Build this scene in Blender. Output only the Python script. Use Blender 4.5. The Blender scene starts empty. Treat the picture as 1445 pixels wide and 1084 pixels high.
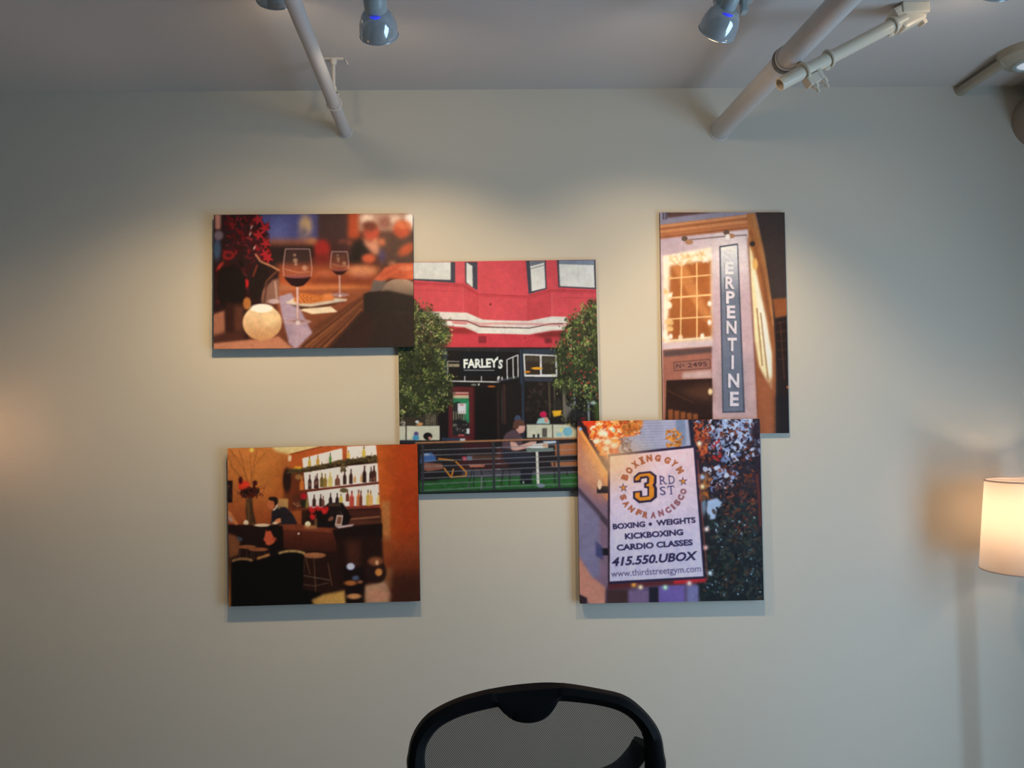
import bpy, bmesh, math, random
import numpy as np
from mathutils import Vector, Matrix

# ------------------------------------------------------------------ camera
SC = bpy.context.scene
COL = SC.collection
CAM_H, CAM_D, FPX = 1.50, 2.54, 1134.0
YAW, PITCH, ROLL = math.radians(1.6), math.radians(2.17), math.radians(1.02)
CPOS = Vector((0.0, -CAM_D, CAM_H))
FWD = Vector((math.sin(YAW) * math.cos(PITCH), math.cos(YAW) * math.cos(PITCH), math.sin(PITCH)))
R0 = Vector((math.cos(YAW), -math.sin(YAW), 0.0))
U0 = R0.cross(FWD)
RGT = R0 * math.cos(ROLL) - U0 * math.sin(ROLL)
UPV = U0 * math.cos(ROLL) + R0 * math.sin(ROLL)
cam_data = bpy.data.cameras.new('camera')
cam = bpy.data.objects.new('camera', cam_data)
COL.objects.link(cam)
cam_data.sensor_width = 36.0
cam_data.lens = FPX / 1445.0 * 36.0
cam_data.clip_start = 0.02
M3 = Matrix((RGT, UPV, -FWD)).transposed()
cam.matrix_world = Matrix.Translation(CPOS) @ M3.to_4x4()
SC.camera = cam


def ray(px, py):
    return FWD + RGT * ((px - 722.5) / FPX) - UPV * ((py - 542.0) / FPX)


def at_y(px, py, y):            # point of a pixel on the vertical plane y = const (parallel to the wall)
    d = ray(px, py)
    return CPOS + d * ((y - CPOS.y) / d.y)


def at_z(px, py, z):            # point of a pixel on a level plane (ceiling)
    d = ray(px, py)
    return CPOS + d * ((z - CPOS.z) / d.z)


CEIL = at_y(722, 126, 0).z

# ------------------------------------------------------------------ world, exposure, daylight
w = bpy.data.worlds.new('world')
SC.world = w
w.use_nodes = True
w.node_tree.nodes['Background'].inputs[0].default_value = (0.62, 0.78, 1.0, 1)
w.node_tree.nodes['Background'].inputs[1].default_value = 0.3
vs = SC.view_settings
vs.view_transform = 'Standard'
vs.look = 'None'
vs.gamma = 1.0
vs.use_curve_mapping = False
vs.exposure = 0.0

ROOM_L, ROOM_R, ROOM_F = -2.75, 2.12, -5.2


def light(name, kind, loc, power, color, **kw):
    ld = bpy.data.lights.new(name, kind)
    ld.energy = power
    ld.color = color
    for k, v in kw.items():
        setattr(ld, k, v)
    o = bpy.data.objects.new(name, ld)
    COL.objects.link(o)
    o.location = loc
    return o


DAY = light('daylight_window', 'AREA', (ROOM_R - 0.03, -1.65, 0.68), 56.0, (0.48, 0.74, 1.0),
            shape='RECTANGLE', size=2.3, size_y=1.2)
DAY.rotation_euler = Vector((-1, 0, 0)).to_track_quat('-Z', 'Z').to_euler()

# ------------------------------------------------------------------ materials


def srgb(r, g, b):
    out = []
    for c in (r, g, b):
        c = c / 255.0
        out.append(c / 12.92 if c <= 0.04045 else ((c + 0.055) / 1.055) ** 2.4)
    return tuple(out) + (1.0,)


def mat(name, col, rough=0.6, metal=0.0, spec=0.4, noise=None, bump=None, **kw):
    m = bpy.data.materials.new(name)
    m.use_nodes = True
    nt = m.node_tree
    p = nt.nodes['Principled BSDF']
    p.inputs['Base Color'].default_value = col
    p.inputs['Roughness'].default_value = rough
    p.inputs['Metallic'].default_value = metal
    p.inputs['Specular IOR Level'].default_value = spec
    for k, v in kw.items():
        p.inputs[k].default_value = v
    if noise or bump:
        tc = nt.nodes.new('ShaderNodeTexCoord')
    if noise:
        sc, amt = noise
        n = nt.nodes.new('ShaderNodeTexNoise')
        n.inputs['Scale'].default_value = sc
        n.inputs['Detail'].default_value = 5
        nt.links.new(tc.outputs['Object'], n.inputs['Vector'])
        mx = nt.nodes.new('ShaderNodeMix')
        mx.data_type = 'RGBA'
        nt.links.new(n.outputs['Fac'], mx.inputs['Factor'])
        mx.inputs['A'].default_value = tuple(c * (1 - amt) for c in col[:3]) + (1,)
        mx.inputs['B'].default_value = tuple(min(1, c * (1 + amt)) for c in col[:3]) + (1,)
        nt.links.new(mx.outputs['Result'], p.inputs['Base Color'])
    if bump:
        sc, st = bump
        n = nt.nodes.new('ShaderNodeTexNoise')
        n.inputs['Scale'].default_value = sc
        n.inputs['Detail'].default_value = 3
        nt.links.new(tc.outputs['Object'], n.inputs['Vector'])
        b = nt.nodes.new('ShaderNodeBump')
        b.inputs['Strength'].default_value = st
        b.inputs['Distance'].default_value = 0.002
        nt.links.new(n.outputs['Fac'], b.inputs['Height'])
        nt.links.new(b.outputs['Normal'], p.inputs['Normal'])
    return m


def emit(name, col, strength):
    m = bpy.data.materials.new(name)
    m.use_nodes = True
    p = m.node_tree.nodes['Principled BSDF']
    p.inputs['Base Color'].default_value = col
    p.inputs['Emission Color'].default_value = col
    p.inputs['Emission Strength'].default_value = strength
    return m


WALL_ALB = (0.62, 0.578, 0.505)
MT = {
    'wall': mat('wall_paint', WALL_ALB + (1,), 0.55, spec=0.25, noise=(1.5, 0.015), bump=(220, 0.12)),
    'ceiling': mat('ceiling_paint', (0.60, 0.56, 0.54, 1), 0.75, spec=0.2, noise=(2.0, 0.02), bump=(160, 0.15)),
    'floor': mat('floor_wood_tone', (0.26, 0.19, 0.13, 1), 0.5, noise=(3, 0.2)),
    'trim': mat('trim_paint', (0.55, 0.54, 0.50, 1), 0.45),
    'pipe': mat('pipe_paint', (0.60, 0.565, 0.55, 1), 0.35, spec=0.5, noise=(9, 0.05), bump=(90, 0.15)),
    'brace': mat('brace_paint', (0.78, 0.67, 0.53, 1), 0.28, spec=0.55, noise=(12, 0.04)),
    'wire': mat('wire_grey', (0.62, 0.57, 0.52, 1), 0.4),
    'band': mat('band_dark', (0.16, 0.155, 0.15, 1), 0.5),
    'conduit': mat('conduit_paint', (0.42, 0.37, 0.29, 1), 0.5),
    'duct': mat('duct_paint', (0.34, 0.27, 0.21, 1), 0.6),
    'fixture': mat('fixture_enamel', (0.40, 0.46, 0.47, 1), 0.35, spec=0.5),
    'glassy': mat('reflector_glass', (0.52, 0.56, 0.60, 1), 0.12, metal=0.35, spec=0.7),
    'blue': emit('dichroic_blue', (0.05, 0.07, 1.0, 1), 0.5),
    'hot': emit('lamp_face', (1.0, 0.78, 0.50, 1), 4.0),
    'white_lens': emit('white_lens', (0.85, 0.9, 1.0, 1), 0.35),
    'lamp_bulb': emit('lamp_bulb_glow', (1.0, 0.72, 0.42, 1), 6.0),
    'black_plastic': mat('black_plastic', (0.005, 0.005, 0.006, 1), 0.55, spec=0.15),
    'dark_metal': mat('dark_metal', (0.02, 0.02, 0.03, 1), 0.35, metal=0.5),
    'canvas_side': mat('canvas_side', (0.018, 0.014, 0.012, 1), 0.7, spec=0.2),
    'wood_back': mat('stretcher_wood', (0.35, 0.25, 0.15, 1), 0.7),
    'seat': mat('seat_fabric', (0.012, 0.012, 0.013, 1), 0.9, bump=(400, 0.4)),
}

# ------------------------------------------------------------------ mesh helpers


def link(name, bm, m, parent=None, smooth=False, loc=None):
    me = bpy.data.meshes.new(name)
    bmesh.ops.recalc_face_normals(bm, faces=bm.faces)
    bm.to_mesh(me)
    bm.free()
    if smooth:
        for p in me.polygons:
            p.use_smooth = True
        if smooth != 'all':
            try:
                me.set_sharp_from_angle(angle=math.radians(40))
            except Exception:
                pass
    me.materials.append(m)
    o = bpy.data.objects.new(name, me)
    COL.objects.link(o)
    if parent is not None:
        o.parent = parent
    if loc is not None:
        o.location = loc
    return o


def root(name, loc, label, cat, group=None):
    o = bpy.data.objects.new(name, None)
    o.empty_display_size = 0.05
    COL.objects.link(o)
    o.location = loc
    o['label'] = label
    o['category'] = cat
    if group:
        o['group'] = group
    return o


def struct(name, bm, m, parent=None):
    o = link(name, bm, m, parent)
    if parent is None:
        o['kind'] = 'structure'
    return o


def frame_of(d):
    d = Vector(d).normalized()
    a = Vector((0, 0, 1)) if abs(d.z) < 0.9 else Vector((1, 0, 0))
    x = d.cross(a).normalized()
    y = x.cross(d).normalized()
    return x, y, d


def add_box(bm, lo, hi, bevel=0.0, mtx=None):
    vs_ = []
    g = bmesh.ops.create_cube(bm, size=1.0)
    vs_ = g['verts']
    lo, hi = Vector(lo), Vector(hi)
    for v in vs_:
        v.co = Vector((lo[i] + (v.co[i] + 0.5) * (hi[i] - lo[i]) for i in range(3)))
    if bevel:
        es = list({e for v in vs_ for e in v.link_edges})
        r = bmesh.ops.bevel(bm, geom=es, offset=bevel, segments=2, affect='EDGES', profile=0.6)
        vs_ = list({v for f in r['faces'] for v in f.verts} | {v for v in vs_ if v.is_valid})
    if mtx is not None:
        for v in vs_:
            v.co = mtx @ v.co


def add_rings(bm, rings, cap0=True, cap1=True, closed=False):
    rows = [[bm.verts.new(p) for p in r] for r in rings]
    n = len(rows[0])
    last = len(rows) if closed else len(rows) - 1
    for i in range(last):
        a, b = rows[i], rows[(i + 1) % len(rows)]
        for j in range(n):
            bm.faces.new((a[j], a[(j + 1) % n], b[(j + 1) % n], b[j]))
    if not closed:
        if cap0:
            bm.faces.new(rows[0][::-1])
        if cap1:
            bm.faces.new(rows[-1])


def circle(c, x, y, r, n=24):
    return [Vector(c) + x * (r * math.cos(2 * math.pi * k / n)) + y * (r * math.sin(2 * math.pi * k / n)) for k in range(n)]


def add_cyl(bm, a, b, r0, r1=None, n=24, cap0=True, cap1=True):
    a, b = Vector(a), Vector(b)
    x, y, d = frame_of(b - a)
    add_rings(bm, [circle(a, x, y, r0, n), circle(b, x, y, r0 if r1 is None else r1, n)], cap0, cap1)


def add_lathe(bm, base, axis, prof, n=28, cap0=False, cap1=False):
    x, y, d = frame_of(axis)
    add_rings(bm, [circle(Vector(base) + d * h, x, y, max(r, 1e-4), n) for r, h in prof], cap0, cap1)


def add_pipe(bm, a, b, ro, ri, n=24):       # hollow
    a, b = Vector(a), Vector(b)
    x, y, d = frame_of(b - a)
    add_rings(bm, [circle(a, x, y, ro, n), circle(b, x, y, ro, n), circle(b, x, y, ri, n), circle(a, x, y, ri, n)], closed=True)


def add_torus(bm, c, axis, R, r, n=28, k=8, flat=1.0):
    x, y, d = frame_of(axis)
    rings = []
    for i in range(n):
        t = 2 * math.pi * i / n
        rad = x * math.cos(t) + y * math.sin(t)
        rings.append([Vector(c) + rad * (R + r * math.cos(2 * math.pi * j / k)) + d * (r * flat * math.sin(2 * math.pi * j / k)) for j in range(k)])
    add_rings(bm, rings, closed=True)


def add_sweep(bm, pts, r, n=10, closed=False):
    pts = [Vector(p) for p in pts]
    rings = []
    N = len(pts)
    px = None
    for i, p in enumerate(pts):
        if closed:
            d = pts[(i + 1) % N] - pts[i - 1]
        else:
            d = pts[min(i + 1, N - 1)] - pts[max(i - 1, 0)]
        d.normalize()
        if px is None:
            x, y, _ = frame_of(d)
        else:
            x = (px - d * px.dot(d)).normalized()
            y = d.cross(x).normalized()
        px = x
        rr = r[i] if isinstance(r, (list, tuple)) else r
        rings.append(circle(p, x, y, rr, n))
    add_rings(bm, rings, closed=closed)


def BM():
    return bmesh.new()

# ------------------------------------------------------------------ room shell
T = 0.12


def slab(name, lo, hi, m):
    b = BM()
    add_box(b, lo, hi)
    return struct(name, b, m)


slab('floor', (ROOM_L - T, ROOM_F - T, -T), (ROOM_R + T, T, 0), MT['floor'])
slab('ceiling', (ROOM_L - T, ROOM_F - T, CEIL), (ROOM_R + T, T, CEIL + T), MT['ceiling'])
slab('wall_back', (ROOM_L - T, 0, 0), (ROOM_R + T, T, CEIL), MT['wall'])
slab('wall_left', (ROOM_L - T, ROOM_F, 0), (ROOM_L, 0, CEIL), MT['wall'])
slab('wall_front', (ROOM_L - T, ROOM_F - T, 0), (ROOM_R + T, ROOM_F, CEIL), MT['wall'])
# the side wall with its window opening, behind the camera's right shoulder
WY0, WY1, WZ0, WZ1 = -2.9, -0.45, 0.06, 1.32
b = BM()
for lo, hi in (((ROOM_R, ROOM_F, 0), (ROOM_R + T, WY0, CEIL)), ((ROOM_R, WY1, 0), (ROOM_R + T, 0, CEIL)),
               ((ROOM_R, WY0, 0), (ROOM_R + T, WY1, WZ0)), ((ROOM_R, WY0, WZ1), (ROOM_R + T, WY1, CEIL))):
    add_box(b, lo, hi)
struct('wall_right', b, MT['wall'])
b = BM()
add_box(b, (ROOM_R + T - 0.01, WY0, WZ0), (ROOM_R + T, WY1, WZ1))
win = struct('window_1', b, mat('window_glass', (0.75, 0.86, 0.95, 1), 0.05, spec=0.6))
for y in (WY0, (WY0 + WY1) / 2 - 0.025, WY1 - 0.05):
    b = BM()
    add_box(b, (ROOM_R + 0.03, y, WZ0), (ROOM_R + T - 0.01, y + 0.05, WZ1))
    struct('window_frame', b, MT['trim'], win)
for z in (WZ0, WZ1 - 0.05):
    b = BM()
    add_box(b, (ROOM_R + 0.03, WY0, z), (ROOM_R + T - 0.01, WY1, z + 0.05))
    struct('window_frame', b, MT['trim'], win)
b = BM()
add_box(b, (ROOM_L, -0.015, 0), (ROOM_R, 0, 0.10), 0.004)
struct('baseboard_back', b, MT['trim'])

# ------------------------------------------------------------------ sprinkler pipes on the ceiling
def wall_pt(px, py):
    return at_y(px, py, 0.0)


PIPE_H = wall_pt(487, 186).z
pl = wall_pt(487, 186)
PL_R = 0.0185
xl = pl.x
rt = root('sprinkler_pipe', (xl, 0, PIPE_H), 'thin grey painted ceiling pipe held by a rod hanger, entering the wall', 'pipe', 'pipes under the ceiling')
b = BM()
fl = at_z(413, 0, PIPE_H)
SL = (fl.x - xl) / -fl.y
add_cyl(b, (0, 0, 0), (SL * 1.6, -1.6, 0), PL_R)
link('pipe_run', b, MT['pipe'], rt, True)
b = BM()
add_torus(b, (0, -0.002, 0), (0, 1, 0), PL_R + 0.002, 0.003)
link('wall_collar', b, MT['pipe'], rt, True)
# rod hanger
top = at_z(468, 82, CEIL)
hy = top.y
h = root('pipe_hanger', (xl - SL * hy, hy, CEIL), 'threaded rod hanger with wire loop around the thin pipe', 'pipe hanger')
b = BM()
add_box(b, (-0.030, -0.007, -0.006), (0.030, 0.007, 0), 0.002)
add_cyl(b, (0, 0, -0.006), (0, 0, -0.022), 0.011, 0.008, 12)
add_sweep(b, [(0.022, 0, -0.004), (0.034, 0, -0.006), (0.040, 0, -0.014), (0.040, 0, -0.02)], 0.0025, 8)
link('ceiling_plate', b, MT['wire'], h, True)
dz = PIPE_H - CEIL
b = BM()
add_cyl(b, (0, 0, -0.01), (0, 0, dz + PL_R + 0.022), 0.0052, n=12)
link('rod', b, MT['wire'], h, True)
b = BM()
add_cyl(b, (0, 0, dz + PL_R + 0.018), (0, 0, dz + PL_R + 0.030), 0.009, n=6)
link('nut', b, MT['brace'], h)
b = BM()
loop = [(0.004, 0, dz + PL_R + 0.018), (0.014, 0, dz + PL_R + 0.012)]
for k in range(13):
    t = math.radians(60 - 300 * k / 12)
    loop.append(((PL_R + 0.0025) * math.cos(t), 0.0, dz + (PL_R + 0.0025) * math.sin(t)))
loop += [(-0.014, 0, dz + PL_R + 0.012), (-0.004, 0, dz + PL_R + 0.018)]
add_sweep(b, loop, 0.0026, 8)
link('wire_loop', b, MT['wire'], h, True)

# the thick pipe with its sway brace
pr = wall_pt(1015, 184)
PR_R = 0.030
rt = root('sprinkler_pipe', (pr.x, 0, pr.z), 'thick grey painted ceiling pipe carrying the braced clamp', 'pipe', 'pipes under the ceiling')
b = BM()
fr_ = at_z(1190, 0, pr.z)
SR = (fr_.x - pr.x) / -fr_.y
add_cyl(b, (0, 0, 0), (SR * 1.6, -1.6, 0), PR_R, n=32)
link('pipe_run', b, MT['pipe'], rt, True)
b = BM()
add_torus(b, (0, -0.002, 0), (0, 1, 0), PR_R + 0.002, 0.0035)
link('wall_collar', b, MT['pipe'], rt, True)
b = BM()
add_cyl(b, (PR_R + 0.003 + SR * 0.5, -0.50, 0.004), (PR_R + 0.003 + SR * 1.55, -1.55, 0.004), 0.0022, n=8)
cb = link('cable', b, MT['wire'], rt, True)
cb['label'] = 'thin pale cable clipped along the pipe'

# sway brace: open tube clamped below the thick pipe, rising sideways to the ceiling
by = -0.512
e0 = at_y(1100, 119, by - 0.055)
e1 = at_y(1276, 27, by - 0.015)
br = root('sway_brace', (pr.x - SR * by, by, pr.z), 'cream painted brace tube with open end, clamped to the thick pipe', 'pipe brace')
O = Vector((pr.x - SR * by, by, pr.z))
e0, e1 = e0 - O, e1 - O
ax = (e1 - e0).normalized()
BR = 0.0170
b = BM()
add_pipe(b, e0, e1, BR, BR * 0.74)
link('brace_tube', b, MT['brace'], br, True)
L = (e1 - e0).length


def along(t):
    return e0 + ax * (L * t)


for t, rr in ((0.385, 0.0035), (0.90, 0.0038)):
    b = BM()
    c = along(t)
    add_torus(b, c, ax, BR + 0.004, rr, 28, 8, 1.0)
    x, y, d = frame_of(ax)
    add_box(b, (-0.007, -0.005, -0.006), (0.007, 0.005, 0.010), 0.002, Matrix.Translation(c + Vector((-0.004, 0.0, -BR - 0.006))))
    link('tube_ring', b, MT['brace'], br, True)
# strap around the thick pipe
b = BM()
add_torus(b, (-SR * by, by, 0), (0.10, 1, 0.05), PR_R + 0.002, 0.0042, 36, 8, 1.8)
link('pipe_strap', b, MT['band'], rt, True)
b = BM()
add_torus(b, (-SR * by, by - 0.016, 0), (0.10, 1, 0.05), PR_R + 0.001, 0.0030, 36, 8, 1.4)
link('pipe_strap', b, MT['pipe'], rt, True)
# jaw: a bent flat bar that wraps the tube, with a block and two bolts
cj = along(0.19)
b = BM()
xs = Vector((0, 1, 0)).cross(ax).normalized()
if xs.z < 0:
    xs = -xs
ys = ax.cross(xs).normalized()
if ys.y > 0:
    ys = -ys       # towards the camera
arc = []
for k in range(12):
    t = math.radians(100 - 190 * k / 11)
    arc.append(cj + xs * ((BR + 0.004) * math.sin(t)) + ys * ((BR + 0.004) * math.cos(t)))
arc = [cj + xs * 0.026 - ys * 0.006] + arc + [cj - xs * 0.034 + ys * 0.006]
add_sweep(b, arc, 0.0045, 8)
link('jaw', b, MT['brace'], br, True)
RB = Matrix((ax, ys, xs)).transposed().to_4x4()
b = BM()
add_box(b, (-0.020, -0.016, -0.042), (0.014, 0.012, -0.016), 0.003, Matrix.Translation(cj + ax * 0.012) @ RB)
add_box(b, (0.014, -0.010, -0.040), (0.026, 0.012, -0.005), 0.003, Matrix.Translation(cj + ax * 0.012) @ RB)
link('clamp_block', b, MT['brace'], br)
for dx in (-0.006, 0.022):
    b = BM()
    p = cj + ax * (0.012 + dx) - xs * 0.040
    add_cyl(b, p + ys * 0.004, p - xs * 0.012 + ys * 0.004, 0.0085, n=6)
    add_cyl(b, p - xs * 0.012 + ys * 0.004, p - xs * 0.024 + ys * 0.004, 0.0045, n=10)
    link('bolt', b, MT['brace'], br)
# ceiling bracket
b = BM()
pc = along(0.98)
Bm = Matrix.Translation(pc) @ RB
add_box(b, (-0.014, -0.024, -0.026), (0.060, 0.014, 0.036), 0.008, Bm)
add_box(b, (0.048, -0.018, -0.036), (0.060, 0.006, 0.036), 0.003, Bm)
link('swivel_fitting', b, MT['brace'], br)
b = BM()
zt = CEIL - O.z
q = pc + ax * 0.03
add_box(b, (q.x - 0.03, q.y - 0.02, min(q.z, zt - 0.02)), (q.x + 0.04, q.y + 0.02, zt), 0.003)
link('ceiling_foot', b, MT['brace'], br)

# conduit with a round lens box in the far corner, and the wide pipe beside it
cz = CEIL - 0.020
cw = wall_pt(1353, 131)
cr = root('ceiling_conduit', (cw.x, 0, CEIL), 'narrow tan conduit on the ceiling running to a round lens box', 'conduit')
ce = at_z(1432, 88, CEIL - 0.035)
b = BM()
add_cyl(b, (0.004, -0.004, -0.015), (ce.x - cw.x - 0.02, ce.y + 0.012, -0.026), 0.0155, n=16)
link('conduit_tube', b, MT['conduit'], cr, True)
b = BM()
add_cyl(b, (0.004, 0, -0.015), (0.004, -0.014, -0.015), 0.018, n=16)
link('end_fitting', b, MT['conduit'], cr, True)
bc = Vector((ce.x - cw.x + 0.045, ce.y + 0.0, 0))
b = BM()
add_lathe(b, (bc.x, bc.y, 0), (0, 0, -1), [(0.085, 0), (0.082, 0.022), (0.066, 0.036), (0.046, 0.040)], 28, True, True)
link('lens_box', b, MT['conduit'], cr, True)
b = BM()
add_torus(b, (bc.x, bc.y, -0.040), (0, 0, 1), 0.040, 0.007)
link('lens_rim', b, MT['fixture'], cr, True)
b = BM()
add_lathe(b, (bc.x, bc.y, -0.040), (0, 0, -1), [(0.034, 0), (0.030, 0.005), (0.016, 0.009), (0.001, 0.010)], 24, True, True)
link('lens', b, MT['white_lens'], cr, True)

dw = wall_pt(1466, 172)
dr = root('duct_pipe', (dw.x, 0, dw.z), 'wide brown duct pipe beside the tan conduit in the corner', 'pipe')
b = BM()
add_cyl(b, (0, 0, 0), (0, -1.6, 0), 0.092, n=36)
link('duct_run', b, MT['duct'], dr, True)
b = BM()
add_box(b, (-0.012, -0.42, 0.088), (0.012, -0.39, CEIL - dw.z), 0.002)
link('duct_hanger', b, MT['band'], dr)

# ------------------------------------------------------------------ track and spotlights
TRK_Y = -0.70
b = BM()
add_box(b, (-1.3, TRK_Y - 0.018, CEIL - 0.022), (1.75, TRK_Y + 0.018, CEIL), 0.003)
tr = link('lighting_track', b, MT['fixture'])
tr['label'] = 'grey ceiling lighting track that carries the spotlights'
tr['category'] = 'light track'


def spotlight(px, py, aim, power, label, yoke=False, tilt=None, beam=None, spot=104, blend=0.65):
    c = at_y(px, py, TRK_Y)                       # middle of the reflector
    d = (Vector(aim) - c)
    d.normalize()
    vis = Vector(tilt).normalized() if tilt else d
    r = root('track_spotlight', (c.x, TRK_Y, CEIL - 0.022), label, 'spotlight', 'spotlights on the ceiling track')
    o = c - Vector((c.x, TRK_Y, CEIL - 0.022))
    b = BM()
    add_lathe(b, o, vis, [(0.020, -0.034), (0.029, -0.029), (0.037, -0.018), (0.0425, -0.002), (0.0445, 0.014), (0.0445, 0.024), (0.043, 0.030)], 36, True, False)
    add_torus(b, o + vis * 0.027, vis, 0.0440, 0.0024, 36, 8)
    link('reflector_bulb', b, MT['glassy'], r, 'all')
    b = BM()
    add_lathe(b, o, vis, [(0.043, 0.029), (0.030, 0.036), (0.001, 0.039)], 32, False, True)
    link('bulb_face', b, MT['hot'], r, 'all')
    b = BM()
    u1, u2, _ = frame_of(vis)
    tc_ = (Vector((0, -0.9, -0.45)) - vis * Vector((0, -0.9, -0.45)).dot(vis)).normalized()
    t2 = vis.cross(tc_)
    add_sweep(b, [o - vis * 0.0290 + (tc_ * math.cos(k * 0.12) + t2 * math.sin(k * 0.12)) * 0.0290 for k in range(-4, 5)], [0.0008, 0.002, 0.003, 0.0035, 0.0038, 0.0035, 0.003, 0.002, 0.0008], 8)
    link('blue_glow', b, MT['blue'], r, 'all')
    sb = o - vis * 0.030
    b = BM()
    if yoke:
        add_lathe(b, sb, -vis, [(0.017, -0.004), (0.019, 0.01), (0.019, 0.035), (0.014, 0.042)], 20, True, True)
    else:
        add_lathe(b, sb, -vis, [(0.022, -0.004), (0.0265, 0.004), (0.0265, 0.030), (0.020, 0.042), (0.006, 0.047)], 24, True, True)
    link('socket', b, MT['fixture'], r, True)
    st = sb - vis * 0.040
    b = BM()
    if yoke:
        add_box(b, (st.x - 0.030, -0.016, st.z + 0.006), (st.x + 0.062, 0.016, st.z + 0.020), 0.003)
        add_box(b, (st.x - 0.030, -0.012, st.z - 0.020), (st.x - 0.018, 0.012, st.z + 0.012), 0.003)
        add_box(b, (st.x + 0.032, -0.012, st.z - 0.022), (st.x + 0.046, 0.012, st.z + 0.012), 0.003)
        add_cyl(b, (st.x + 0.005, 0, st.z + 0.01), (0.0, 0, 0), 0.012, n=12)
    else:
        add_cyl(b, st, (0, 0, -0.004), 0.014, 0.018, 14)
        add_box(b, (-0.026, -0.018, -0.014), (0.026, 0.018, 0.0), 0.003)
    link('yoke' if yoke else 'stem', b, MT['fixture'], r)
    l = light('spot_lamp', 'SPOT', o + d * 0.060, power, (1.0, 0.73, 0.41), spot_size=math.radians(spot), spot_blend=blend, shadow_soft_size=0.022)
    l.parent = r
    l.rotation_euler = d.to_track_quat('-Z', 'Y').to_euler()
    if beam:
        d2 = (Vector(beam[0]) - c).normalized()
        l = light('spot_beam', 'SPOT', o + d * 0.060, beam[1], (1.0, 0.72, 0.40), spot_size=math.radians(beam[2]), spot_blend=1.0, shadow_soft_size=0.022)
        l.parent = r
        l.rotation_euler = d2.to_track_quat('-Z', 'Y').to_euler()
    l = light('spot_spill', 'SPOT', o + vis * 0.050, 1.6 * min(1.0, power / 20 + 0.3), (1.0, 0.80, 0.55), spot_size=math.radians(165), spot_blend=0.5, shadow_soft_size=0.02)
    l.parent = r
    l.rotation_euler = vis.to_track_quat('-Z', 'Y').to_euler()
    return r


SPOTS = [
    (533, 34, (-0.24, 0.0, 1.30), 17.0, 'grey bulb spotlight with round socket beside the thin pipe', False, (0.0, 0.80, -0.60), ((0.08, 0, 1.02), 22.0, 74)),
    (1018, 30, (0.48, 0.0, 1.30), 11.0, 'grey bulb spotlight in a square yoke beside the thick pipe', True, (-0.22, 0.80, -0.60), ((0.80, 0, 1.15), 27.0, 86)),
    (388, -16, (-0.80, 0.0, 1.30), 5.0, 'grey bulb spotlight hanging against the thin pipe at its outer side', False, (-0.1, 0.80, -0.60), ((-1.15, 0, 1.15), 35.0, 76)),
    (1408, -27, (1.0, 0.0, 1.40), 1.0, 'grey bulb spotlight above the round lens box', False, (0.1, 0.80, -0.60), None),
]
for a in SPOTS:
    spotlight(*a)

# ------------------------------------------------------------------ floor lamps
SHADE = bpy.data.materials.new('lampshade_fabric')
SHADE.use_nodes = True
nt = SHADE.node_tree
nt.nodes.clear()
out = nt.nodes.new('ShaderNodeOutputMaterial')
mixs = nt.nodes.new('ShaderNodeMixShader')
df = nt.nodes.new('ShaderNodeBsdfDiffuse')
tl = nt.nodes.new('ShaderNodeBsdfTranslucent')
df.inputs[0].default_value = (0.88, 0.78, 0.72, 1)
tl.inputs[0].default_value = (0.93, 0.82, 0.74, 1)
mixs.inputs[0].default_value = 0.75
wv = nt.nodes.new('ShaderNodeTexWave')
wv.inputs['Scale'].default_value = 300
tcs = nt.nodes.new('ShaderNodeTexCoord')
nt.links.new(tcs.outputs['Object'], wv.inputs['Vector'])
bp = nt.nodes.new('ShaderNodeBump')
bp.inputs['Strength'].default_value = 0.1
nt.links.new(wv.outputs['Fac'], bp.inputs['Height'])
nt.links.new(bp.outputs['Normal'], df.inputs['Normal'])
nt.links.new(df.outputs[0], mixs.inputs[1])
nt.links.new(tl.outputs[0], mixs.inputs[2])
nt.links.new(mixs.outputs[0], out.inputs[0])


HEM = mat('hem_fabric', (0.55, 0.42, 0.38, 1), 0.8)


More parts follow.
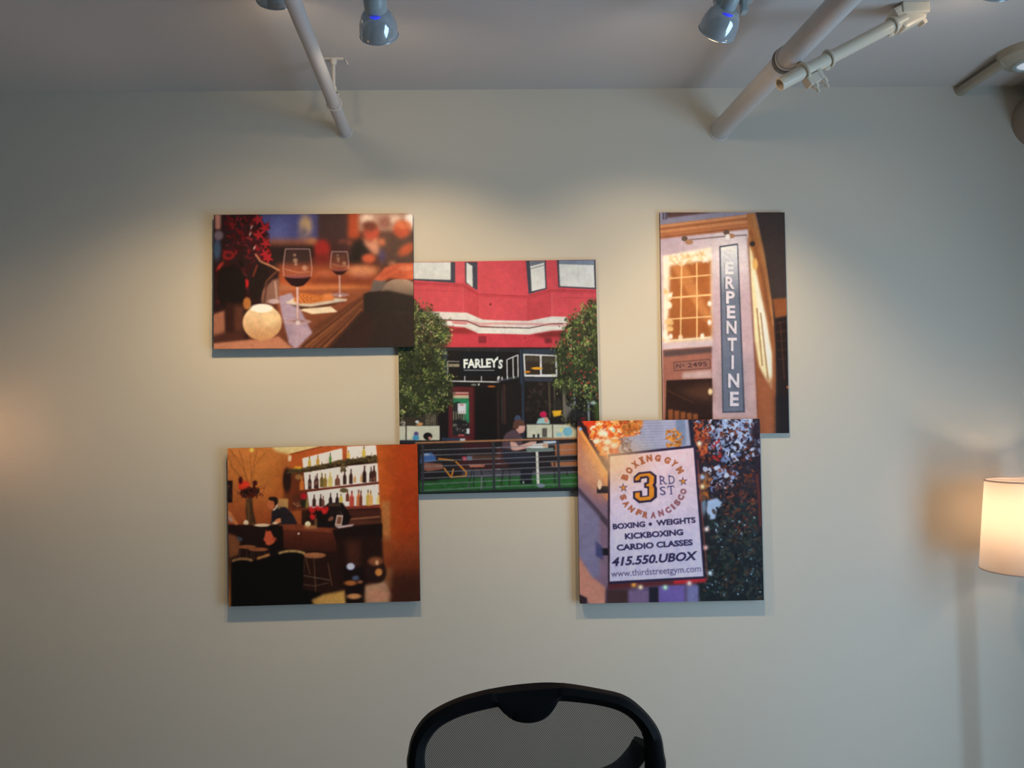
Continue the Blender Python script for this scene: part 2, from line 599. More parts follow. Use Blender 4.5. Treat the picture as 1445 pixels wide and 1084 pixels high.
def floor_lamp(x, y, zc, power, label, hh=0.131, rt_=0.105, rb=0.128):
    r = root('floor_lamp', (x, y, 0), label, 'lamp', 'floor lamps by the wall')
    b = BM()
    add_lathe(b, (0, 0, 0), (0, 0, 1), [(0.125, 0), (0.125, 0.012), (0.115, 0.020), (0.02, 0.030), (0.012, 0.05)], 36, True, True)
    link('base', b, MT['dark_metal'], r, True)
    b = BM()
    add_cyl(b, (0, 0, 0.03), (0, 0, zc - 0.07), 0.0095, n=16)
    link('pole', b, MT['dark_metal'], r, True)
    b = BM()
    add_lathe(b, (0, 0, zc - 0.07), (0, 0, 1), [(0.014, 0), (0.018, 0.01), (0.018, 0.045), (0.012, 0.05)], 16, True, True)
    link('socket', b, MT['dark_metal'], r, True)
    b = BM()
    add_lathe(b, (0, 0, zc - 0.030), (0, 0, 1), [(0.012, 0), (0.016, 0.008), (0.020, 0.020), (0.018, 0.030), (0.008, 0.037), (0.001, 0.038)], 20, True, True)
    link('bulb', b, MT['lamp_bulb'], r, True)
    b = BM()
    x0, y0, d0 = Vector((1, 0, 0)), Vector((0, 1, 0)), None
    add_rings(b, [circle((0, 0, zc - hh), x0, y0, rb, 48), circle((0, 0, zc + hh), x0, y0, rt_, 48),
                  circle((0, 0, zc + hh), x0, y0, rt_ - 0.002, 48), circle((0, 0, zc - hh), x0, y0, rb - 0.002, 48)], closed=True)
    sh = link('lamp_shade', b, SHADE, r, True)
    b = BM()
    add_torus(b, (0, 0, zc + hh), (0, 0, 1), rt_ - 0.001, 0.0022, 48, 6)
    link('hem', b, HEM, sh, True)
    b = BM()
    add_torus(b, (0, 0, zc - hh), (0, 0, 1), rb - 0.001, 0.0022, 48, 6)
    link('hem', b, HEM, sh, True)
    b = BM()
    for k in range(3):
        t = 2 * math.pi * k / 3 + 0.4
        add_cyl(b, (0, 0, zc - 0.035), ((rb - 0.012) * math.cos(t), (rb - 0.012) * math.sin(t), zc - 0.06), 0.0018, n=6)
    link('spider', b, MT['dark_metal'], sh)
    l = light('lamp_light', 'POINT', (0, 0, zc + 0.030), power, (1.0, 0.80, 0.55), shadow_soft_size=0.02)
    l.parent = r
    return r


lp = at_y(1449, 741, -0.19)
floor_lamp(lp.x, -0.19, lp.z, 1.25, 'slim floor lamp with lit pink cream drum shade by the corner')
floor_lamp(-1.56, -0.22, 1.44, 0.7, 'slim floor lamp with long lit cream shade near the wine glass canvas', 0.22)

# ------------------------------------------------------------------ task chair
CY = -CAM_D + 1.575


def cpt(x, y):                   # photo detail -> point on the chair's back plane
    return at_y(560 + x / 3.6125, 940 + y / 3.6125, CY)


def smooth_path(p, n=4, closed=False):
    p = [Vector(q) for q in p]
    res = []
    N = len(p)
    for i in range(N if closed else N - 1):
        a = p[(i - 1) % N] if (closed or i > 0) else p[i]
        b_, c = p[i], p[(i + 1) % N]
        d = p[(i + 2) % N] if (closed or i + 2 < N) else c
        for k in range(n):
            t = k / n
            res.append(0.5 * ((2 * b_) + (c - a) * t + (2 * a - 5 * b_ + 4 * c - d) * t * t + (3 * b_ - a - 3 * c + d) * t ** 3))
    if not closed:
        res.append(p[-1])
    return res


outer_px = [(57, 520), (60, 430), (80, 340), (130, 260), (200, 205), (330, 150), (500, 110), (650, 90), (780, 83), (900, 92), (1040, 115), (1150, 138), (1230, 190), (1300, 265), (1340, 340), (1355, 430), (1363, 520)]
inner_px = [(150, 520), (146, 440), (160, 380), (205, 315), (270, 272), (370, 235), (520, 203), (540, 230), (580, 265), (620, 282), (665, 288), (710, 283), (760, 262), (795, 225), (820, 175), (880, 178), (1000, 190), (1110, 213), (1180, 250), (1230, 305), (1252, 370), (1256, 430), (1254, 520)]
oc = [cpt(*p) for p in outer_px]
ic = [cpt(*p) for p in inner_px]
cx0 = (oc[0].x + oc[-1].x) / 2
crt = root('task_chair', (cx0, CY + 0.02, 0), 'black mesh back office chair standing before the wall', 'chair')
CO = Vector((cx0, CY + 0.02, 0))
zb = 0.52
lo_o = [(oc[-1].x - 0.02, 0.68), (oc[-1].x - 0.05, 0.58), (cx0 + 0.12, zb), (cx0 - 0.12, zb), (oc[0].x + 0.05, 0.58), (oc[0].x + 0.02, 0.68)]
lo_i = [(ic[-1].x - 0.01, 0.69), (ic[-1].x - 0.04, 0.60), (cx0 + 0.11, zb + 0.035), (cx0 - 0.11, zb + 0.035), (ic[0].x + 0.04, 0.60), (ic[0].x + 0.01, 0.69)]


def bow(x):                      # the back wraps gently around the sitter
    return -0.25 * (x - cx0) ** 2


def loop_of(top, low):
    pts = [Vector((p.x, 0, p.z)) for p in top] + [Vector((x, 0, z)) for x, z in low]
    return pts


OL = smooth_path(loop_of(oc, lo_o), 3, True)
IL = []
topI = loop_of(ic, lo_i)
IL = smooth_path(topI[:7], 3) + smooth_path(topI[6:15], 3)[1:] + smooth_path(topI[14:] + [topI[0]], 3)[1:-1]


def resample(pts, n):
    P = np.array([[p.x, p.z] for p in pts] + [[pts[0].x, pts[0].z]])
    seg = np.hypot(*(np.diff(P, axis=0).T))
    s = np.concatenate([[0], np.cumsum(seg)])
    t = np.linspace(0, s[-1], n, endpoint=False)
    return np.stack([np.interp(t, s, P[:, 0]), np.interp(t, s, P[:, 1])], 1)


# frame ring: for each inner sample find the matching outer point by angle about the centre
czb = 0.78
NI = resample(IL, 220)
NO = resample(OL, 900)
ang_o = np.arctan2(NO[:, 1] - czb, NO[:, 0] - cx0)
ring = []
for (ix, iz) in NI:
    a = math.atan2(iz - czb, ix - cx0)
    k = int(np.argmin(np.abs(np.angle(np.exp(1j * (ang_o - a))))))
    ox, oz = NO[k]
    prof = []
    for t, dy in ((0.0, -0.004), (0.12, -0.013), (0.5, -0.018), (0.88, -0.013), (1.0, 0.0), (0.9, 0.012), (0.5, 0.016), (0.1, 0.010)):
        x = ix + (ox - ix) * t
        z = iz + (oz - iz) * t
        prof.append(Vector((x, CY + bow(x) + dy, z)) - CO)
    ring.append(prof)
b = BM()
add_rings(b, ring, closed=True)
link('back_frame', b, MT['black_plastic'], crt, True)

MESH = bpy.data.materials.new('mesh_weave')
MESH.use_nodes = True
nt = MESH.node_tree
p = nt.nodes['Principled BSDF']
p.inputs['Base Color'].default_value = (0.030, 0.031, 0.032, 1)
p.inputs['Roughness'].default_value = 0.7
tc = nt.nodes.new('ShaderNodeTexCoord')
mp = nt.nodes.new('ShaderNodeMapping')
mp.inputs['Rotation'].default_value = (0, math.radians(35), 0)
ck = nt.nodes.new('ShaderNodeTexWave')
ck.inputs['Scale'].default_value = 105
ck.inputs['Distortion'].default_value = 0.3
rp = nt.nodes.new('ShaderNodeMapRange')
rp.inputs['From Min'].default_value = 0.35
rp.inputs['From Max'].default_value = 0.65
rp.inputs['To Min'].default_value = 0.10
rp.inputs['To Max'].default_value = 0.46
tp = nt.nodes.new('ShaderNodeBsdfTransparent')
mxs = nt.nodes.new('ShaderNodeMixShader')
nt.links.new(tc.outputs['Object'], mp.inputs['Vector'])
nt.links.new(mp.outputs['Vector'], ck.inputs['Vector'])
nt.links.new(ck.outputs['Fac'], rp.inputs['Value'])
nt.links.new(rp.outputs['Result'], mxs.inputs[0])
nt.links.new(p.outputs[0], mxs.inputs[1])
nt.links.new(tp.outputs[0], mxs.inputs[2])
nt.links.new(mxs.outputs[0], nt.nodes['Material Output'].inputs['Surface'])
b = BM()
cv = b.verts.new(Vector((cx0, CY + 0.012, czb)) - CO)
R1, R2 = [], []
for (ix, iz) in NI:
    for lst, s in ((R1, 1.01), (R2, 0.5)):
        x = cx0 + (ix - cx0) * s
        z = czb + (iz - czb) * s
        lst.append(b.verts.new(Vector((x, CY + bow(x) + 0.002 + 0.010 * (1 - s), z)) - CO))
n = len(R1)
for j in range(n):
    k = (j + 1) % n
    b.faces.new((R1[j], R1[k], R2[k], R2[j]))
    b.faces.new((R2[j], R2[k], cv))
mp_ = link('mesh_panel', b, MESH, crt, True)
mp_['label'] = 'dark grey see-through woven mesh'
# lumbar band with upturned ends, behind the mesh
b = BM()
lum = smooth_path([cpt(1262, 410), cpt(1225, 480), cpt(1130, 575), cpt(950, 640), cpt(710, 660), cpt(470, 660), cpt(290, 650), cpt(185, 640), cpt(150, 630)], 4)
add_sweep(b, [Vector((q.x, CY + bow(q.x) + 0.030, q.z)) - CO for q in lum], 0.020, 10)
link('lumbar_support', b, MT['black_plastic'], crt, True)
# spine, seat, arms, column, base
b = BM()
add_sweep(b, smooth_path([(0, 0.02, 0.62), (0, 0.03, 0.50), (0, 0.0, 0.40), (0, -0.12, 0.385)], 5), 0.026, 12)
link('spine', b, MT['black_plastic'], crt, True)
b = BM()
add_box(b, (-0.245, -0.50, 0.42), (0.245, -0.01, 0.485), 0.028)
link('seat', b, MT['seat'], crt, True)
for s in (-1, 1):
    b = BM()
    add_sweep(b, smooth_path([(s * 0.22, -0.22, 0.43), (s * 0.28, -0.22, 0.45), (s * 0.285, -0.20, 0.55), (s * 0.285, -0.17, 0.635)], 4), 0.014, 10)
    arm = link('arm_post', b, MT['black_plastic'], crt, True)
    b = BM()
    add_box(b, (s * 0.285 - 0.04, -0.30, 0.63), (s * 0.285 + 0.04, -0.06, 0.655), 0.010)
    link('arm_pad', b, MT['seat'], crt, True)
b = BM()
add_cyl(b, (0, -0.25, 0.09), (0, -0.25, 0.26), 0.028)
add_cyl(b, (0, -0.25, 0.26), (0, -0.25, 0.42), 0.016)
link('gas_column', b, MT['dark_metal'], crt, True)
for k in range(5):
    t = 2 * math.pi * k / 5 + 0.3
    dx, dy = math.cos(t), math.sin(t)
    b = BM()
    add_sweep(b, [(0.02 * dx, -0.25 + 0.02 * dy, 0.115), (0.17 * dx, -0.25 + 0.17 * dy, 0.10), (0.30 * dx, -0.25 + 0.30 * dy, 0.075)], [0.024, 0.019, 0.014], 10)
    leg = link('base_arm', b, MT['black_plastic'], crt, True)
    b = BM()
    c = Vector((0.30 * dx, -0.25 + 0.30 * dy, 0.028))
    side = Vector((-dy, dx, 0))
    for s in (-1, 1):
        add_cyl(b, c + side * (s * 0.008), c + side * (s * 0.022), 0.028, n=20)
    add_cyl(b, c + Vector((0, 0, 0.0)), c + Vector((0, 0, 0.05)), 0.007, n=8)
    link('caster', b, MT['black_plastic'], leg, True)

# ------------------------------------------------------------------ printed canvases: a small painter for flat print
RNG = np.random.default_rng(7)


def gauss(a, s):
    if s < 0.35:
        return a
    k = int(math.ceil(s * 2.6))
    wts = np.exp(-0.5 * (np.arange(-k, k + 1) / s) ** 2)
    wts /= wts.sum()
    for ax_ in (0, 1):
        pad = [(0, 0)] * a.ndim
        pad[ax_] = (k, k)
        p = np.pad(a, pad, mode='edge')
        r = np.zeros_like(a)
        n = a.shape[ax_]
        for i, wt in enumerate(wts):
            r += wt * (p[i:i + n] if ax_ == 0 else p[:, i:i + n])
        a = r
    return a


class Print:
    def __init__(s, w, h, sc, base):
        s.w, s.h, s.sc = w, h, sc
        s.W, s.H = int(w * sc), int(h * sc)
        s.buf = np.zeros((s.H, s.W, 3), np.float32)
        s.buf[:] = base

    def _blend(s, x0, y0, m, col, alpha):
        h, w_ = m.shape
        ax0, ay0 = max(0, x0), max(0, y0)
        bx, by_ = min(s.W, x0 + w_), min(s.H, y0 + h)
        if bx <= ax0 or by_ <= ay0:
            return
        mm = (m[ay0 - y0:by_ - y0, ax0 - x0:bx - x0] * alpha)[..., None]
        reg = s.buf[ay0:by_, ax0:bx]
        if callable(col):
            yy, xx = np.mgrid[ay0:by_, ax0:bx]
            col = col((xx + 0.5) / s.sc, (yy + 0.5) / s.sc)
        reg += (np.asarray(col, np.float32) - reg) * mm

    def poly(s, pts, col, f=1.0, alpha=1.0):
        P = np.array(pts, np.float64) * s.sc
        f = f * s.sc
        pad = int(f * 3) + 2
        x0, y0 = int(P[:, 0].min()) - pad, int(P[:, 1].min()) - pad
        x1, y1 = int(P[:, 0].max()) + pad + 1, int(P[:, 1].max()) + pad + 1
        x0, y0, x1, y1 = max(x0, -60), max(y0, -60), min(x1, s.W + 60), min(y1, s.H + 60)
        if x1 <= x0 or y1 <= y0:
            return
        acc = np.zeros((y1 - y0, x1 - x0), np.float32)
        for ox in (0.25, 0.75):
            for oy in (0.25, 0.75):
                X = (np.arange(x0, x1) + ox)[None, :]
                Y = (np.arange(y0, y1) + oy)[:, None]
                ins = np.zeros(acc.shape, bool)
                for i in range(len(P)):
                    ax_, ay = P[i - 1]
                    bx, by_ = P[i]
                    if ay == by_:
                        continue
                    c = (ay > Y) != (by_ > Y)
                    ins ^= c & (X < (bx - ax_) * (Y - ay) / (by_ - ay) + ax_)
                acc += ins
        s._blend(x0, y0, gauss(acc / 4, f), col, alpha)

    def ell(s, cx, cy, rx, ry, col, f=1.0, alpha=1.0, ang=0.0):
        cx, cy, rx, ry, f = cx * s.sc, cy * s.sc, max(rx * s.sc, 0.3), max(ry * s.sc, 0.3), max(f * s.sc, 0.5)
        R = int(max(rx, ry) + f * 2) + 2
        x0, y0 = int(cx) - R, int(cy) - R
        X = (np.arange(x0, x0 + 2 * R + 1) + 0.5 - cx)[None, :]
        Y = (np.arange(y0, y0 + 2 * R + 1) + 0.5 - cy)[:, None]
        ca, sa = math.cos(ang), math.sin(ang)
        u = (X * ca + Y * sa) / rx
        v = (-X * sa + Y * ca) / ry
        d = (np.sqrt(u * u + v * v) - 1) * min(rx, ry)
        t = np.clip(0.5 - d / (2 * f), 0, 1)
        s._blend(x0, y0, t * t * (3 - 2 * t), col, alpha)

    def rect(s, x0, y0, x1, y1, col, f=1.0, alpha=1.0):
        s.poly([(x0, y0), (x1, y0), (x1, y1), (x0, y1)], col, f, alpha)

    def line(s, pts, wd, col, f=0.8, alpha=1.0):
        for (ax_, ay), (bx, by_) in zip(pts[:-1], pts[1:]):
            d = math.hypot(bx - ax_, by_ - ay) or 1
            nx, ny = -(by_ - ay) / d * wd / 2, (bx - ax_) / d * wd / 2
            s.poly([(ax_ + nx, ay + ny), (bx + nx, by_ + ny), (bx - nx, by_ - ny), (ax_ - nx, ay - ny)], col, f, alpha)

    def scatter(s, n, place, cols, r=(2, 5), asp=(0.3, 0.7), f=1.0, alpha=0.9, ang=None):
        for _ in range(n):
            x, y = place()
            c = np.array(cols[RNG.integers(len(cols))], float) + RNG.normal(0, 8)
            rr = RNG.uniform(*r)
            a = RNG.uniform(0, math.pi) if ang is None else RNG.normal(ang[0], ang[1])
            s.ell(x, y, rr, rr * RNG.uniform(*asp), c, f, alpha, a)

    def blur(s, x0, y0, x1, y1, sig):
        x0, y0, x1, y1 = [int(v * s.sc) for v in (x0, y0, x1, y1)]
        x0, y0 = max(0, x0), max(0, y0)
        s.buf[y0:y1, x0:x1] = gauss(s.buf[y0:y1, x0:x1], sig * s.sc)

    def grain(s, amp, sig=1.0):
        n = RNG.normal(0, 1, (s.H, s.W, 1)).astype(np.float32)
        n = gauss(n, sig)
        s.buf += n / n.std() * amp

    def finish(s, soft, amp=0.05):
        # lens softness and the fine mottling of a photographic print
        s.buf = gauss(s.buf, soft * s.sc)
        m = np.zeros((s.H, s.W, 1), np.float32)
        for sg, a in ((2.0, 0.5), (5.0, 0.7), (14.0, 0.8), (40.0, 0.9)):
            n = gauss(RNG.normal(0, 1, (s.H, s.W, 1)).astype(np.float32), sg)
            m += n / n.std() * a
        c = gauss(RNG.normal(0, 1, (s.H, s.W, 3)).astype(np.float32), 2.0)
        s.buf = s.buf * (1 + amp * m / m.std()) + c / c.std() * 1.2

    def clumps(s, pts, n, k, rad, leaf_cols, r=(3, 7), asp=(0.28, 0.5), f=1.0, ang=None):
        # leafy masses: lit sprigs with dark gaps between them
        pl = inpoly(pts)
        for _ in range(n):
            cx, cy = pl()
            b_ = RNG.uniform(0.55, 1.3)
            cols = [tuple(np.array(q) * b_) for q in leaf_cols]
            R_ = rad * RNG.uniform(0.6, 1.4)
            s.scatter(k, lambda: (cx + RNG.normal(0, R_ * 0.55), cy + RNG.normal(0, R_ * 0.5)), cols, r, asp, f, 0.9, ang)

    def tris(s, V, F, col, alpha=1.0, f=0.5):
        P = np.asarray(V) * s.sc
        x0, y0 = np.floor(P.min(0)).astype(int) - 3
        x1, y1 = np.ceil(P.max(0)).astype(int) + 3
        ss = 3
        m = np.zeros(((y1 - y0) * ss, (x1 - x0) * ss), np.float32)
        Q = (P - (x0, y0)) * ss
        for t in F:
            A, B, C = Q[list(t)]
            bx0, by0 = np.floor(np.minimum(np.minimum(A, B), C)).astype(int)
            bx1, by1 = np.ceil(np.maximum(np.maximum(A, B), C)).astype(int) + 1
            X = (np.arange(bx0, bx1) + 0.5)[None, :]
            Y = (np.arange(by0, by1) + 0.5)[:, None]
            e = [(q[0] - p_[0]) * (Y - p_[1]) - (q[1] - p_[1]) * (X - p_[0]) for p_, q in ((A, B), (B, C), (C, A))]
            ins = ((e[0] >= 0) & (e[1] >= 0) & (e[2] >= 0)) | ((e[0] <= 0) & (e[1] <= 0) & (e[2] <= 0))
            sub = m[by0:by1, bx0:bx1]
            sub[ins[:sub.shape[0], :sub.shape[1]]] = 1
        m = m.reshape(y1 - y0, ss, x1 - x0, ss).mean((1, 3))
        s._blend(x0, y0, gauss(m, f * s.sc), col, alpha)

    # text with its baseline from a to b and its capital height h
    def text(s, txt, a, b_, h, col, bold=0.0, shear=0.0, alpha=1.0, f=0.6):
        V, F = glyphs(txt, bold, shear)
        a, b_ = np.array(a, float), np.array(b_, float)
        wdt = V[:, 0].max() - V[:, 0].min()
        u = (b_ - a) / wdt
        n = np.array([u[1], -u[0]])
        n = n / np.hypot(*n) * h
        Q = a + (V[:, :1] - V[:, 0].min()) * u + V[:, 1:2] * n
        s.tris(Q, F, col, alpha, f)

    def letter(s, ch, c, wd, h, col, ang=0.0, bold=0.0, alpha=1.0, f=0.6, slab=0.0):
        V, F = glyphs(ch, bold, 0.0)
        mn, mx = V.min(0), V.max(0)
        q = (V - (mn + mx) / 2) / (mx - mn) * (wd, h)
        ca, sa = math.cos(ang), math.sin(ang)
        X = q[:, 0] * ca + q[:, 1] * sa
        Y = q[:, 0] * sa - q[:, 1] * ca
        s.tris(np.stack([c[0] + X, c[1] + Y], 1), F, col, alpha, f)


GC = {}


def glyphs(txt, bold, shear):
    key = (txt, bold, shear)
    if key not in GC:
        cu = bpy.data.curves.new('print_glyph', 'FONT')
        cu.body = txt
        cu.offset = bold
        cu.shear = shear
        cu.resolution_u = 3
        o = bpy.data.objects.new('print_glyph', cu)
        COL.objects.link(o)
        bpy.context.view_layer.update()
        dg = bpy.context.evaluated_depsgraph_get()
        me = o.evaluated_get(dg).to_mesh()
        me.calc_loop_triangles()
        V = np.array([v.co[:2] for v in me.vertices])
        F = [tuple(t.vertices) for t in me.loop_triangles]
        o.evaluated_get(dg).to_mesh_clear()
        bpy.data.objects.remove(o)
        bpy.data.curves.remove(cu)
        # capital height -> 1
        GC[key] = (V / 0.70, F)
    return GC[key]


def lerp(c0, c1, ax_, lo, hi):
    c0, c1 = np.array(c0, np.float32), np.array(c1, np.float32)

    def fn(x, y):
        t = np.clip(((x if ax_ == 'x' else y) - lo) / (hi - lo), 0, 1)[..., None]
        return c0 + (c1 - c0) * t
    return fn


def inpoly(pts):
    P = np.array(pts, float)
    lo, hi = P.min(0), P.max(0)

    def fn():
        while True:
            x, y = RNG.uniform(lo, hi)
            ins = False
            for i in range(len(P)):
                ax_, ay = P[i - 1]
                bx, by_ = P[i]
                if (ay > y) != (by_ > y) and x < (bx - ax_) * (y - ay) / (by_ - ay) + ax_:
                    ins = not ins
            if ins:
                return x, y
    return fn


# ---- print 1: wine glasses on a restaurant table
def paint_wine():
    g = Print(1445, 1002, 0.5, (88, 44, 32))
    # far background
    g.poly([(300, 40), (760, 40), (760, 240), (560, 250), (330, 240)], (78, 78, 130), 10)
    g.ell(480, 150, 70, 90, (92, 95, 150), 40)
    g.ell(655, 135, 42, 70, (196, 158, 116), 22)
    g.ell(640, 195, 30, 50, (120, 105, 120), 20)
    g.rect(420, 225, 750, 275, (150, 88, 66), 14)
    g.ell(700, 240, 40, 25, (190, 120, 80), 15)
    g.rect(735, 40, 945, 240, (66, 42, 42), 12)
    g.rect(935, 40, 1012, 215, (178, 72, 38), 9)
    g.rect(1008, 40, 1400, 170, (190, 148, 125), 12)
    g.ell(1060, 85, 40, 30, (240, 205, 180), 14)
    g.ell(1180, 110, 45, 40, (150, 95, 80), 20)
    g.ell(1245, 90, 30, 30, (225, 190, 165), 18)
    g.ell(1350, 90, 38, 45, (255, 246, 232), 16)
    # diners, out of focus
    g.rect(1130, 180, 1380, 400, (92, 62, 52), 20)
    g.poly([(1230, 190), (1380, 180), (1380, 400), (1200, 400)], (82, 58, 50), 18)
    g.ell(1290, 155, 55, 58, (196, 82, 52), 16)
    g.ell(1300, 125, 48, 30, (215, 110, 70), 14)
    g.ell(1090, 180, 52, 62, (186, 74, 52), 14)
    g.ell(1078, 135, 48, 34, (112, 54, 40), 14)
    g.poly([(930, 395), (950, 270), (1015, 215), (1060, 260), (1120, 330), (1125, 400)], (30, 22, 22), 10)
    g.poly([(1030, 205), (1075, 240), (1130, 210), (1148, 320), (1110, 325), (1050, 265)], (208, 140, 108), 9)
    g.ell(1160, 240, 22, 24, (200, 110, 75), 12)
    g.ell(1320, 290, 60, 32, (190, 86, 52), 16, 1, -0.6)
    g.ell(1072, 350, 46, 32, (206, 92, 58), 12)
    g.ell(1160, 330, 22, 40, (78, 62, 95), 16)
    g.ell(1230, 390, 25, 25, (175, 110, 80), 14)
    g.ell(895, 245, 26, 18, (190, 95, 70), 12)
    g.ell(935, 248, 24, 18, (185, 90, 65), 12)
    # dark middle, red flowers
    g.rect(400, 262, 735, 410, (38, 24, 24), 14)
    g.rect(800, 235, 950, 330, (62, 34, 34), 16)
    g.ell(765, 290, 52, 66, (158, 36, 34), 16)
    g.ell(760, 360, 60, 40, (120, 35, 30), 20)
    # far table tops
    g.rect(470, 385, 1130, 560, lerp((140, 66, 40), (175, 84, 42), 'y', 385, 540), 14)
    g.ell(1030, 430, 100, 34, (214, 136, 92), 18)
    g.ell(1020, 470, 70, 18, (190, 110, 84), 12)
    g.ell(790, 450, 60, 22, (190, 100, 66), 16)
    g.rect(690, 480, 1110, 520, (132, 60, 38), 14)
    g.ell(800, 548, 290, 26, (206, 118, 68), 14)
    g.rect(470, 520, 560, 585, (168, 104, 74), 12)
    g.blur(0, 0, 1445, 620, 9)
    # front table
    g.poly([(470, 560), (1080, 548), (1045, 640), (640, 1000), (470, 1000)], lerp((156, 84, 52), (104, 56, 40), 'y', 560, 900), 7)
    g.poly([(1050, 585), (1050, 660), (760, 940), (560, 940), (700, 800)], (104, 58, 38), 6)
    for i in range(26):
        t = i / 25
        x0, y0 = 1050 - 20 * t, 600 + 95 * t
        x1, y1 = 600 + 190 * t, 930 + 20 * t
        c = [(70, 38, 26), (150, 86, 54), (118, 66, 42), (176, 108, 68), (58, 32, 24)][i % 5]
        g.line([(x0, y0), ((x0 + x1) / 2 + 18, (y0 + y1) / 2 - 12), (x1, y1)], 9 + 8 * ((i * 7) % 3), c, 4.5, 0.6)
    # black coat / cloth bottom right
    g.poly([(1040, 585), (1075, 572), (1200, 560), (1400, 600), (1400, 1000), (770, 1000), (1000, 735), (1045, 690)], (46, 36, 33), 5)
    g.poly([(1000, 735), (1070, 700), (1130, 790), (1040, 960), (800, 960)], (58, 36, 32), 20, 0.8)
    g.ell(1280, 640, 130, 60, (62, 52, 46), 30, 0.7)
    # grey knee, hand
    g.ell(1280, 575, 128, 92, lerp((172, 142, 118), (104, 84, 72), 'y', 490, 610), 5)
    g.poly([(1080, 575), (1100, 500), (1140, 455), (1190, 470), (1185, 520), (1150, 565)], (112, 96, 90), 6)
    g.poly([(1040, 590), (1090, 572), (1200, 562), (1400, 605), (1400, 700), (1040, 690)], (44, 35, 32), 6)
    g.poly([(1105, 490), (1180, 408), (1270, 380), (1400, 378), (1400, 492), (1290, 486), (1215, 478), (1160, 500)], (206, 96, 62), 5)
    for q in ((1150, 470, 1260, 410), (1180, 490, 1290, 440), (1230, 480, 1330, 455)):
        g.line([(q[0], q[1]), (q[2], q[3])], 9, (160, 68, 44), 7, 0.7)
    g.ell(1320, 415, 50, 16, (226, 128, 90), 8, 0.8)
    # left: dark flowers and vase
    g.poly([(30, 40), (340, 40), (400, 180), (420, 400), (480, 420), (470, 620), (300, 700), (260, 1000), (30, 1000)], (40, 20, 22), 8)
    g.ell(75, 290, 25, 70, (58, 74, 98), 14)
    g.ell(85, 200, 30, 30, (110, 95, 105), 14)
    g.poly([(60, 60), (100, 60), (98, 160), (62, 160)], (188, 128, 112), 7)
    reds = [(100, 18, 26), (124, 22, 30), (72, 16, 24), (140, 28, 36), (52, 14, 20), (60, 16, 22)]
    g.scatter(150, inpoly([(120, 65), (330, 65), (420, 130), (420, 380), (300, 380), (240, 300), (100, 330), (160, 180)]), reds, (12, 28), (0.3, 0.5), 4, 0.8)
    g.scatter(60, inpoly([(60, 330), (300, 300), (300, 640), (80, 640)]), [(60, 16, 20), (30, 14, 16), (84, 20, 24)], (14, 34), (0.3, 0.6), 6, 0.8)
    for p_ in ((385, 150), (395, 250), (350, 195), (390, 320), (410, 350), (345, 95)):
        for k in range(5):
            a = k * 1.25 + p_[0]
            g.ell(p_[0] + 16 * math.cos(a), p_[1] + 16 * math.sin(a), 19, 8, (172, 32, 40), 3, 0.95, a)
    g.ell(265, 515, 18, 28, (206, 30, 36), 8)
    g.ell(95, 400, 34, 12, (150, 44, 36), 7, 1, -0.9)
    g.ell(150, 330, 40, 30, (130, 26, 28), 8)
    g.ell(150, 330, 20, 14, (70, 18, 22), 8)
    for p_ in ((300, 145), (292, 190), (320, 280)):
        g.ell(p_[0], p_[1], 6, 14, (225, 180, 170), 4, 0.8, 0.4)
    g.ell(170, 540, 95, 150, (24, 15, 15), 10)
    g.ell(350, 500, 62, 120, (30, 19, 17), 8, 1, 0.25)
    g.line([(325, 320), (360, 370), (430, 400), (485, 430)], 12, (206, 140, 100), 3, 0.9)
    g.line([(470, 430), (400, 500), (370, 620)], 10, (150, 90, 60), 4, 0.7)
    g.line([(340, 390), (310, 470)], 10, (170, 60, 40), 4, 0.8)
    g.poly([(375, 560), (440, 490), (480, 480), (482, 640), (400, 650), (365, 640)], (146, 104, 88), 6, 0.85)
    g.line([(400, 520), (385, 640)], 12, (70, 40, 34), 4, 0.8)
    g.line([(455, 500), (470, 640)], 9, (220, 190, 180), 4, 0.7)
    g.ell(450, 632, 40, 16, (186, 160, 160), 7)
    g.poly([(130, 640), (250, 640), (240, 840), (130, 840)], (48, 24, 20), 8)
    g.ell(272, 645, 26, 40, (176, 110, 54), 8)
    g.poly([(190, 660), (250, 660), (250, 830), (190, 830)], (104, 60, 44), 12, 0.7)
    # table bottom left
    g.poly([(30, 720), (125, 690), (130, 900), (30, 910)], (158, 100, 76), 7)
    g.poly([(30, 860), (130, 830), (260, 830), (260, 905), (30, 915)], (74, 40, 32), 10)
    g.poly([(30, 905), (300, 880), (480, 860), (580, 945), (560, 1000), (30, 1000)], (196, 128, 96), 6)
    g.poly([(480, 600), (560, 575), (600, 640), (700, 840), (590, 945), (548, 905), (500, 720)], (172, 148, 166), 5)
    g.poly([(585, 760), (700, 830), (592, 945), (545, 900)], (190, 160, 172), 8, 0.7)
    # candle globe
    g.ell(372, 770, 128, 116, lerp((232, 200, 156), (206, 150, 100), 'y', 690, 880), 6)
    g.ell(425, 750, 50, 40, (246, 214, 160), 30, 0.8)
    g.ell(368, 676, 72, 28, (255, 246, 230), 7)
    # plate, fries, paper
    g.poly([(525, 640), (575, 612), (760, 600), (930, 618), (925, 630), (690, 668), (600, 665)], (214, 196, 176), 3)
    g.poly([(545, 650), (690, 672), (925, 632), (700, 690), (620, 680)], (46, 28, 24), 5, 0.8)
    g.poly([(575, 622), (620, 575), (740, 590), (850, 600), (840, 622), (690, 648), (600, 645)], (196, 108, 52), 5)
    for i in range(9):
        g.line([(600 + 12 * i, 580 + 4 * i), (640 + 12 * i, 640 - 3 * i)], 9, [(226, 142, 74), (150, 70, 32)][i % 2], 3, 0.8)
    g.poly([(770, 585), (830, 578), (840, 620), (770, 628)], (222, 130, 72), 6)
